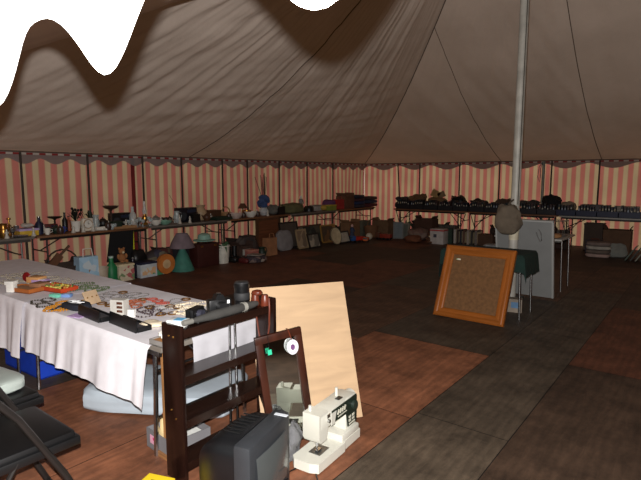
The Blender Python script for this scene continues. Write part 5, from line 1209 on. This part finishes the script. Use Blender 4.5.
for k, (px, c, h_, lb) in enumerate(((457, (168, 158, 150), 0.34, 'white record sleeve first in the row under the far table'), (460, (60, 44, 40), 0.33, 'dark brown record sleeve second in the row'), (463, (40, 40, 48), 0.34, 'black record sleeve third in the row under the far table'),
                                     (466, (86, 60, 50), 0.33, 'rust brown record sleeve fourth in the row'), (470, (150, 140, 130), 0.34, 'cream record sleeve fifth in the row'), (474, (50, 46, 44), 0.33, 'charcoal record sleeve sixth in the row'), (478, (110, 100, 96), 0.34, 'grey record sleeve last in the row, left of brown carton'))):
    FF('record_sleeve', px, 245, lb, 'record', k_book(M_(*c), 0.05, 0.32, h_), 0, 11.75)
FF('carton', 486, 243, 'brown carton on the floor left of the hanging pole bag', 'box', k_carton(M_(74, 52, 38, 0.85), 0.42, 0.32, 0.26), 0, 11.8)
FF('folded_sheet', 496, 247, 'pale grey folded sheets on the floor behind the gold framed board', 'cloth', k_soft(M_(140, 146, 150, 0.9), 0.5, 0.4, 0.12, 15, 0.08, 5), 0, 11.2)
FF('carton', 561, 244, 'dark carton under the far table right of the grey board', 'box', k_carton(M_(56, 40, 34, 0.85), 0.3, 0.3, 0.4), 0, 12.35)
FF('wooden_crate', 594, 240, 'dark wooden crate on end under the pale edged table', 'crate', crate_parts(0.36, 0.34, 0.60, M_(60, 46, 38, 0.8), 0.014), 0, 12.35)
FF('blue_case', 595, 246, 'dark blue case before the wooden crate', 'case', k_suitcase(M_(28, 36, 58), 0.34, 0.16, 0.28), 0, 11.85)
for k, (c, lb) in enumerate((((150, 128, 120), 'pink-grey cushion at the bottom of the striped floor stack'), ((96, 84, 76), 'brown cushion second in the striped floor stack'), ((156, 150, 140), 'cream cushion third in the striped floor stack'), ((110, 96, 90), 'taupe cushion topping the striped floor stack'))):
    p = onz(596, 258, 0)
    T('cushion', lb, 'cushion', (p.x, p.y + 0.2, 0.0005 + k * 0.078), 0.06 * k, [('cushion', MB().soft(0.44, 0.36, 0.08, 40 + k, 0.04, p=5), M_(*c, 0.9))])
FF('carton', 617, 247, 'large brown carton under the table right of the wooden crate', 'box', k_carton(M_(84, 60, 42, 0.85), 0.5, 0.36, 0.5), 0, 12.2)
FF('grey_cushion', 618, 258, 'pale grey cushion leaning left of the dark records at right', 'cushion', [('grey_cushion', moved(MB().soft(0.36, 0.12, 0.3, 5, 0.06, p=4), Matrix.Rotation(-0.5, 4, 'X')), M_(120, 122, 116, 0.9))], 0.5, 11.55)
for k in range(6):
    c = [(60, 76, 62), (36, 44, 40), (110, 116, 104), (44, 58, 50), (86, 92, 80), (30, 34, 34)][k]
    lb = ['leftmost green sleeve of the slanting records at the right photo edge', 'second sleeve, dark, of the slanting records at right photo edge', 'third sleeve, pale grey, of the slanting records at right photo edge', 'fourth sleeve, deep green, of the slanting records at right photo edge', 'fifth sleeve, grey-green, of the slanting records at right photo edge', 'last sleeve, near black, of the slanting records at right photo edge'][k]
    x = -1.25 + k * 0.085
    T('record_sleeve', lb, 'record', (x, 11.3, 0.012), 0, [('cover', moved(MB().box((0, 0, 0.16), (0.02, 0.32, 0.32)), Matrix.Rotation(0.55, 4, 'Y')), M_(*c)), ('opening_edge', moved(MB().box((0, 0, 0.321), (0.012, 0.30, 0.003)), Matrix.Rotation(0.55, 4, 'Y')), CREAM)])

# small things that fill the tables
proto = None
for k, (px, off) in enumerate(((6, 0.22), (33, 0.22), (44, -0.1), (73, 0.22), (83, 0.26), (93, 0.24), (109, 0.02), (126, 0.05), (153, -0.12), (161, 0.02), (180, 0.24), (190, 0.26), (211, 0.05), (240, 0.05), (257, -0.1), (268, 0.24))):
    lb = 'small white china ornament standing between the larger pieces on the left wall tables'
    x = LTX + off; loc = (x, onx(px, x), HL + 0.0005)
    if proto is None: proto = T('ornament', lb, 'ornament', loc, PI / 2, k_figurine(M_(186, 180, 168, 0.3), 0.13), 'white ornaments on the left wall tables')
    else: copy_thing(proto, loc, PI / 2 + 0.7 * k)
proto = None
for k, (px, off) in enumerate(((14, -0.2), (36, -0.2), (60, 0.26), (80, -0.2), (108, 0.26), (138, -0.15), (170, 0.02), (196, -0.22), (218, -0.22), (229, 0.24), (244, 0.24), (258, 0.26))):
    lb = 'small dark brown pot with lid among the crockery on the left wall tables'
    x = LTX + off; loc = (x, onx(px, x), HL + 0.0005)
    if proto is None: proto = T('lidded_pot', lb, 'pot', loc, PI / 2, [('pot', MB().lathe([(0.04, 0), (0.055, 0.05), (0.045, 0.1)]), M_(58, 40, 34, 0.35)), ('lid', MB().lathe([(0.048, 0.098), (0.03, 0.115), (0.008, 0.122), (0.012, 0.135), (1e-5, 0.14)]), M_(58, 40, 34, 0.35))], 'brown lidded pots on the left wall tables')
    else: copy_thing(proto, loc, PI / 2 + k)
proto = None
for k, (yy, h_) in enumerate(((1.9, 0), (2.55, 0), (3.75, 0), (5.62, 0), (6.25, 0), (7.45, 0), (8.12, 0), (9.3, 0), (9.95, 0), (11.15, 0), (11.8, 0))):
    lb = 'dark carton pushed under the left wall tables behind the floor goods'
    loc = (-8.02, yy, 0.0005)
    if proto is None: proto = T('carton', lb, 'box', loc, PI / 2, k_carton(M_(50, 38, 32, 0.9), 0.46, 0.34, 0.24), 'dark cartons under the left wall tables')
    else: copy_thing(proto, loc, PI / 2 + 0.15 * ((k % 3) - 1))
proto = None
for k, x in enumerate((-6.25, -5.7, -4.1, -3.5, 0.1)):
    lb = 'dark carton pushed under the far wall tables behind the floor goods'
    loc = (x, 12.55, 0.0005)
    if proto is None: proto = T('carton', lb, 'box', loc, 0, k_carton(M_(48, 36, 30, 0.9), 0.44, 0.3, 0.34), 'dark cartons under the far wall tables')
    else: copy_thing(proto, loc, 0.1 * ((k % 3) - 1))
FL('magazine_heap', 256, 267, 'black and white heap of magazines on the floor before the headboard', 'magazines', [('magazine_heap', MB().soft(0.4, 0.3, 0.14, 3, 0.15, p=4), patterned([(40, 36, 40), (150, 140, 130), (60, 50, 56), (110, 90, 84)], 12)), ('top_magazine', MB().box((0, 0, 0.145), (0.22, 0.28, 0.012), rz=0.3), M_(140, 132, 124))], x=-6.75)
FL('crockery_box', 178, 262, 'black cloth-covered box behind the turquoise lamp', 'box', k_box(M_(26, 24, 30, 0.9), 0.3, 0.24, 0.36), x=-7.5)
FL('bag', 299, 247, 'pale plastic carrier bag behind the cream picture', 'bag', k_bag(M_(150, 140, 124), 0.3, 0.16, 0.34), x=-7.55)
FL('toy_box', 341, 243, 'low rust red toy box behind the white-mounted picture', 'box', k_box(M_(120, 50, 36), 0.4, 0.26, 0.2), x=-7.2)
FF('cloth_heap', 413, 243, 'orange-brown cloth heap in front of the grey-pink clothes', 'cloth', k_soft(M_(104, 62, 40, 0.9), 0.4, 0.3, 0.18, 16, 0.15), 0, 11.2)
FF('shopping_bag', 447, 242, 'dark green shopping bag beside the white and red box', 'bag', k_bag(M_(44, 58, 48, 0.9), 0.26, 0.16, 0.36), 0.2, 11.55)
# ------------------------------------------------------------------ goods on the white stall
def S(name, px, py, label, cat, parts, rz=0.0, group=None, z=None):
    zz = (ZT if px > 42 or py > 303 else ZT2) if z is None else z
    p = onz(px, py, zz)
    if p.x < -3.88 and z is None: p = onz(px, py, ZT2); zz = ZT2
    return T(name, label, cat, (p.x, p.y, zz + 0.001), rz, parts, group)
A0 = math.radians(0)
S('white_card_box', 12, 292, 'small upright white box at the left end of the stall', 'box', k_box(M_(215, 212, 205), 0.06, 0.05, 0.085), 0.6)
S('wooden_tray', 26, 291, 'amber wooden tray with brown card lining near the small white box', 'tray', k_tray(M_(150, 84, 36), 0.26, 0.14, 0.035, M_(160, 120, 90)), 0.25)
S('cigar_box', 40, 289, 'brown cardboard box right of the amber wooden tray', 'box', k_box(M_(146, 104, 76), 0.10, 0.09, 0.05), 0.3)
p = onz(32, 283, ZT2)
T('heart_box', 'open red heart-lidded gift box standing near the stall back', 'gift box', (p.x, p.y, ZT2 + 0.001), 0.4,
  [('box_base', MB().box((0.05, 0, 0.03), (0.12, 0.10, 0.06), bev=0.006), M_(190, 140, 90)), ('lid', MB().lathe([(1e-5, -0.012), (0.034, -0.012), (0.045, 0), (0.034, 0.012), (1e-5, 0.012)], n=20, M=Matrix.Translation((-0.05, 0, 0.046)) @ Matrix.Rotation(PI / 2, 4, 'X')), M_(110, 18, 20, 0.3))])
S('packet', 41, 284, 'lilac and white packet in front of the red heart box', 'packet', [('packet', MB().box((0, 0, 0.02), (0.12, 0.08, 0.04), bev=0.006), M_(170, 140, 180)), ('window', MB().box((0.01, -0.005, 0.041), (0.06, 0.05, 0.002)), M_(225, 225, 225))], 0.5)
S('packet', 47, 286, 'black and white packet right of the lilac one', 'packet', [('packet', MB().box((0, 0, 0.018), (0.08, 0.06, 0.036), bev=0.005), M_(200, 200, 205)), ('stripe', MB().box((0.01, 0, 0.037), (0.03, 0.06, 0.002)), BLACKPL)], 0.9)
bt = MB(); rr = random.Random(3)
for i in range(40): bt.ball((rr.uniform(-0.13, 0.13), rr.uniform(-0.06, 0.06), 0.03), 0.012, 8)
S('bead_tray', 58, 290, 'orange-red shallow tray heaped with green and yellow beads', 'tray', k_tray(M_(170, 60, 26), 0.30, 0.15, 0.035) + [('beads', bt, patterned([(180, 150, 50), (70, 110, 50), (170, 90, 40), (190, 180, 90)], 40))], 0.15)
S('packet', 56, 297, 'turquoise packet lying before the orange-red bead tray', 'packet', [('packet', MB().box((0, 0, 0.012), (0.09, 0.05, 0.024), bev=0.005), M_(110, 190, 165)), ('fold', MB().box((0.0, 0, 0.025), (0.05, 0.03, 0.002)), M_(150, 215, 195))], 0.3)
S('packet', 67, 297, 'pale blue packet right of the turquoise packet', 'packet', [('packet', MB().box((0, 0, 0.012), (0.07, 0.05, 0.024), bev=0.005), M_(110, 140, 190)), ('fold', MB().box((0.0, 0, 0.025), (0.04, 0.03, 0.002)), M_(170, 190, 215))], 0.6)
# bead strings
def beads(n=26, r=0.07, br=0.006, seed=0, sx=1.0):
    rr = random.Random(seed); mb = MB()
    for i in range(n):
        t = 2 * PI * i / n; q = r * (1 + 0.25 * math.sin(2 * t + seed) + 0.15 * math.sin(3 * t + seed * 2))
        mb.ball((sx * q * math.cos(t), q * math.sin(t), br), br * rr.uniform(0.85, 1.2), 6)
    return mb
def string(r, seed, sx=1.0):
    return MB().tube([(sx * r * (1 + 0.25 * math.sin(2 * t + seed) + 0.15 * math.sin(3 * t + seed * 2)) * math.cos(t), r * (1 + 0.25 * math.sin(2 * t + seed) + 0.15 * math.sin(3 * t + seed * 2)) * math.sin(t), 0.005) for t in [2 * PI * i / 30 for i in range(30)]], 0.0016, 4, True)
def necklace(px, py, rgb, label, r=0.06, br=0.006, seed=0, rough=0.25, metal=0.0, group=None, n=26, sx=1.3):
    S('necklace', px, py, label, 'necklace', [('beads', beads(n, r, br, seed, sx), mat(rgb, rough, metal, 0.2, 30)), ('thread', string(r, seed, sx), mat((120, 110, 100), 0.6))], seed * 0.7, group)
AMB = (178, 118, 36)
for k, (px, py) in enumerate(((66, 304), (74, 306), (60, 307), (70, 309), (80, 304), (55, 310))):
    necklace(px, py, AMB, 'amber yellow bead necklace near the black pouch, in the heap at stall front', 0.05, 0.0075, k, group='amber necklaces by the black pouch')
for k, (px, py) in enumerate(((38, 303), (44, 306), (48, 301))):
    necklace(px, py, (60, 56, 50), 'dark bead necklace at the front corner of the stall left of the amber beads', 0.045, 0.006, k + 10, group='dark necklaces at the stall corner')
S('pouch', 77, 309, 'black pouch with white script and hanging cords on stall front edge', 'pouch',
  [('pouch_body', MB().soft(0.22, 0.13, 0.05, 4, 0.08, p=4), M_(22, 24, 34, 0.85)), ('script', MB().tube([(-0.07, -0.02, 0.046), (-0.04, 0.02, 0.051), (-0.02, -0.015, 0.052), (0.01, 0.02, 0.053), (0.03, -0.01, 0.052), (0.06, 0.02, 0.048)], 0.005, 6).tube([(-0.07, -0.035, 0.043), (0.0, -0.028, 0.05), (0.06, -0.01, 0.049)], 0.004, 6), M_(220, 220, 220)),
   ('cord', MB().tube([(-0.10, -0.03, 0.02), (-0.13, -0.05, 0.012), (-0.145, -0.12, -0.01), (-0.15, -0.125, -0.08)], 0.005, 6).tube([(-0.09, -0.05, 0.02), (-0.11, -0.07, 0.012), (-0.115, -0.12, -0.01), (-0.12, -0.125, -0.07)], 0.005, 6), M_(22, 24, 34, 0.85))], 0.12)
S('folded_paper', 78, 316, 'lilac paper lying at stall front under the black pouch', 'paper', [('folded_paper', MB().box((0, 0, 0.0015), (0.11, 0.08, 0.003)), M_(190, 160, 205))], 0.3)
S('jewellery_card', 92, 305, 'beige upright jewellery card with earrings behind the black display box', 'jewellery card',
  [('card', MB().box((0, 0, 0.055), (0.006, 0.12, 0.10), ry=-0.5, bev=0.002), M_(176, 150, 120)), ('earrings', MB().ball((0.006, -0.04, 0.06), 0.006, 6).ball((0.006, 0.0, 0.06), 0.006, 6).ball((0.006, 0.04, 0.06), 0.006, 6), BRASS), ('prop', MB().box((-0.04, 0, 0.03), (0.004, 0.08, 0.07), ry=0.5), M_(160, 140, 110))], 0.25)
BOXB = M_(14, 14, 15, 0.35)
def disp(w, d, h):
    return crate_parts(w, d, 0.03, BOXB, 0.006, False) + [('raised_lid', MB().box((0, -d / 2 - 0.006, h / 2), (w, 0.008, h), rx=-0.12), BOXB), ('velvet_lining', MB().box((0, 0, 0.012), (w - 0.016, d - 0.016, 0.01)), M_(60, 56, 60, 0.9))]
S('display_box', 97, 317, 'left black long display box on stall front edge', 'display box', disp(0.30, 0.09, 0.068), math.radians(-4))
S('display_box', 131, 326, 'right black long display box, nearer the bookcase', 'display box', disp(0.33, 0.09, 0.072), math.radians(-4))
S('ring_stand', 120, 314, 'grey ring stand with three rows of rings between the black boxes', 'ring stand',
  [('stand_body', MB().prism([(-0.05, 0), (0.05, 0), (0.05, 0.10), (-0.05, 0.10)], -0.03, 0.03), M_(190, 186, 178)), ('ring_slots', MB().box((0.02, -0.031, 0.08), (0.04, 0.004, 0.016)).box((0.02, -0.031, 0.053), (0.04, 0.004, 0.016)).box((0.02, -0.031, 0.026), (0.04, 0.004, 0.016)), M_(84, 50, 36))], math.radians(25))
S('card_label', 132, 317, 'white folded card right of the grey ring stand', 'card', [('card', MB().prism([(-0.025, 0), (0.025, 0), (0.022, 0.05), (-0.022, 0.05)], -0.012, 0.012), M_(228, 226, 222))], 0.5)
for k, (px, py) in enumerate(((133, 302), (139, 304), (128, 304), (136, 307))):
    necklace(px, py, (150, 84, 60), 'coral red bead necklace heaped behind the ring stand', 0.034, 0.006, 20 + k, group='coral necklaces behind the ring stand')
for k, (px, py) in enumerate(((158, 302), (152, 300), (163, 304))):
    necklace(px, py, (160, 74, 62), 'dull red bead necklace near the stall back right of the coral beads', 0.03, 0.006, 30 + k, group='red necklaces at the stall back')
for k, (px, py) in enumerate(((146, 311), (153, 313), (142, 315))):
    necklace(px, py, (66, 54, 60), 'dark purple bead necklace lying right of the white folded card', 0.06, 0.006, 40 + k, group='dark purple necklaces by the folded card')
for k, (px, py) in enumerate(((188, 306), (194, 309), (200, 306), (183, 312), (191, 314))):
    necklace(px, py, (218, 204, 178), 'cream pearl necklace heaped by the cameras on the bookcase', 0.05, 0.008, 50 + k, group='pearl necklaces at the stall end')
for k, (px, py) in enumerate(((105, 296), (112, 294), (119, 297), (108, 300), (124, 300), (131, 295), (140, 296), (147, 305), (168, 312), (160, 309), (175, 302), (98, 300))):
    necklace(px, py, (178, 176, 176), 'silver chain necklace spread over the middle of the white stall cloth', 0.05, 0.0045, 60 + k, 0.25, 0.8, group='silver chains across the stall', n=30)
for k, (px, py) in enumerate(((88, 288), (94, 291), (82, 285), (76, 290), (100, 290))):
    necklace(px, py, (84, 96, 70), 'olive green bead necklace at the stall back near the bead tray', 0.055, 0.007, 80 + k, group='olive necklaces at the stall back')
for k, (px, py) in enumerate(((30, 278), (20, 279), (10, 283), (22, 284), (48, 279), (56, 281), (64, 284), (14, 276), (36, 275))):
    necklace(px, py, (150, 140, 126), 'greyish shell necklace at the far left end of the stall', 0.07, 0.009, 90 + k, group='shell necklaces at the left end')
# brooches and bangles
bang = None
for k, (px, py) in enumerate(((115, 303), (123, 293), (143, 300), (150, 308), (170, 307), (178, 308), (161, 315), (102, 304), (110, 306), (173, 314), (186, 300))):
    loc = onz(px, py, ZT); lab = 'gold bangle lying among the chains on the white stall cloth'
    if bang is None:
        bang = T('bangle', lab, 'bangle', (loc.x, loc.y, ZT + 0.001), 0, [('bangle', MB().tube([(0.032 * math.cos(t), 0.032 * math.sin(t), 0.005) for t in [2 * PI * i / 24 for i in range(24)]], 0.005, 6, True), BRASS)], 'gold bangles on the stall')
    else: copy_thing(bang, (loc.x, loc.y, ZT + 0.001), k)
S('crochet_doily', 172, 306, 'white crochet doily laid flat near the stall back', 'doily', [('doily', MB().lathe([(1e-5, 0.003), (0.05, 0.004), (0.085, 0.003), (0.09, 0.0015), (0.085, 0)], n=24), mat((232, 230, 226), 0.9, 0, 0.06, 60))])
S('lace_cloth', 152, 326, 'cream lace mat at the right end of the stall by the bookcase', 'lace mat', [('lace_mat', MB().soft(0.13, 0.11, 0.03, 3, 0.2, p=3), mat((224, 208, 180), 0.9, 0, 0.15, 70))])
# bare table end: grey tray with crochet things
p = onz(157, 344, HW)
T('grey_tray', 'grey tray of lace and card on the bare end of the stall table', 'tray', (-2.305, 1.61, HW + 0.011), 0.05, k_tray(M_(120, 116, 112), 0.11, 0.17, 0.03, M_(150, 104, 60)))
T('crochet_mat', 'white crochet mat bundled on the grey tray beside the bookcase', 'crochet mat', (-2.305, 1.63, HW + 0.036), 0.05, [('crochet_mat', MB().soft(0.10, 0.13, 0.045, 8, 0.2, p=3), mat((228, 222, 212), 0.9, 0, 0.1, 70))])
# ------------------------------------------------------------------ light
W = bpy.data.worlds.new('overcast_sky'); bpy.context.scene.world = W; W.use_nodes = True
nt = W.node_tree; N = nt.nodes; L = nt.links
bg = N['Background']; tc = N.new('ShaderNodeTexCoord'); sx = N.new('ShaderNodeSeparateXYZ'); L.new(tc.outputs['Generated'], sx.inputs[0])
mr = N.new('ShaderNodeMapRange'); mr.inputs['From Min'].default_value = -0.6; mr.inputs['From Max'].default_value = 0.8
mr.inputs['To Min'].default_value = 0.4; mr.inputs['To Max'].default_value = 1.5; L.new(sx.outputs['Y'], mr.inputs['Value'])
bg.inputs['Color'].default_value = (1.0, 0.94, 0.86, 1); L.new(mr.outputs[0], bg.inputs['Strength'])

fl = bpy.data.lights.new('camera_flash', 'SPOT'); fl.energy = 900; fl.shadow_soft_size = 0.008
fl.spot_size = math.radians(125); fl.spot_blend = 0.5; fl.color = (1.0, 0.975, 0.955)
fo = bpy.data.objects.new('camera_flash', fl); COL.objects.link(fo)
fo.location = EYE + RT * -0.014 + UP * 0.069 + FW * 0.02
fo.rotation_euler = (PI / 2 - PITCH, 0, AZ)

cam = bpy.data.cameras.new('camera'); cam.sensor_width = 36; cam.lens = FPX / 641 * 36; cam.clip_start = 0.02; cam.clip_end = 200
co = bpy.data.objects.new('camera', cam); COL.objects.link(co)
co.location = EYE; co.rotation_euler = (PI / 2 - PITCH, 0, AZ)
sc = bpy.context.scene; sc.camera = co
sc.view_settings.view_transform = 'Standard'; sc.view_settings.look = 'None'; sc.view_settings.gamma = 1.0
sc.view_settings.use_curve_mapping = False; sc.view_settings.exposure = 0.0
sc.cycles.use_denoising = True
sc.cycles.max_bounces = 8; sc.cycles.sample_clamp_indirect = 4.0
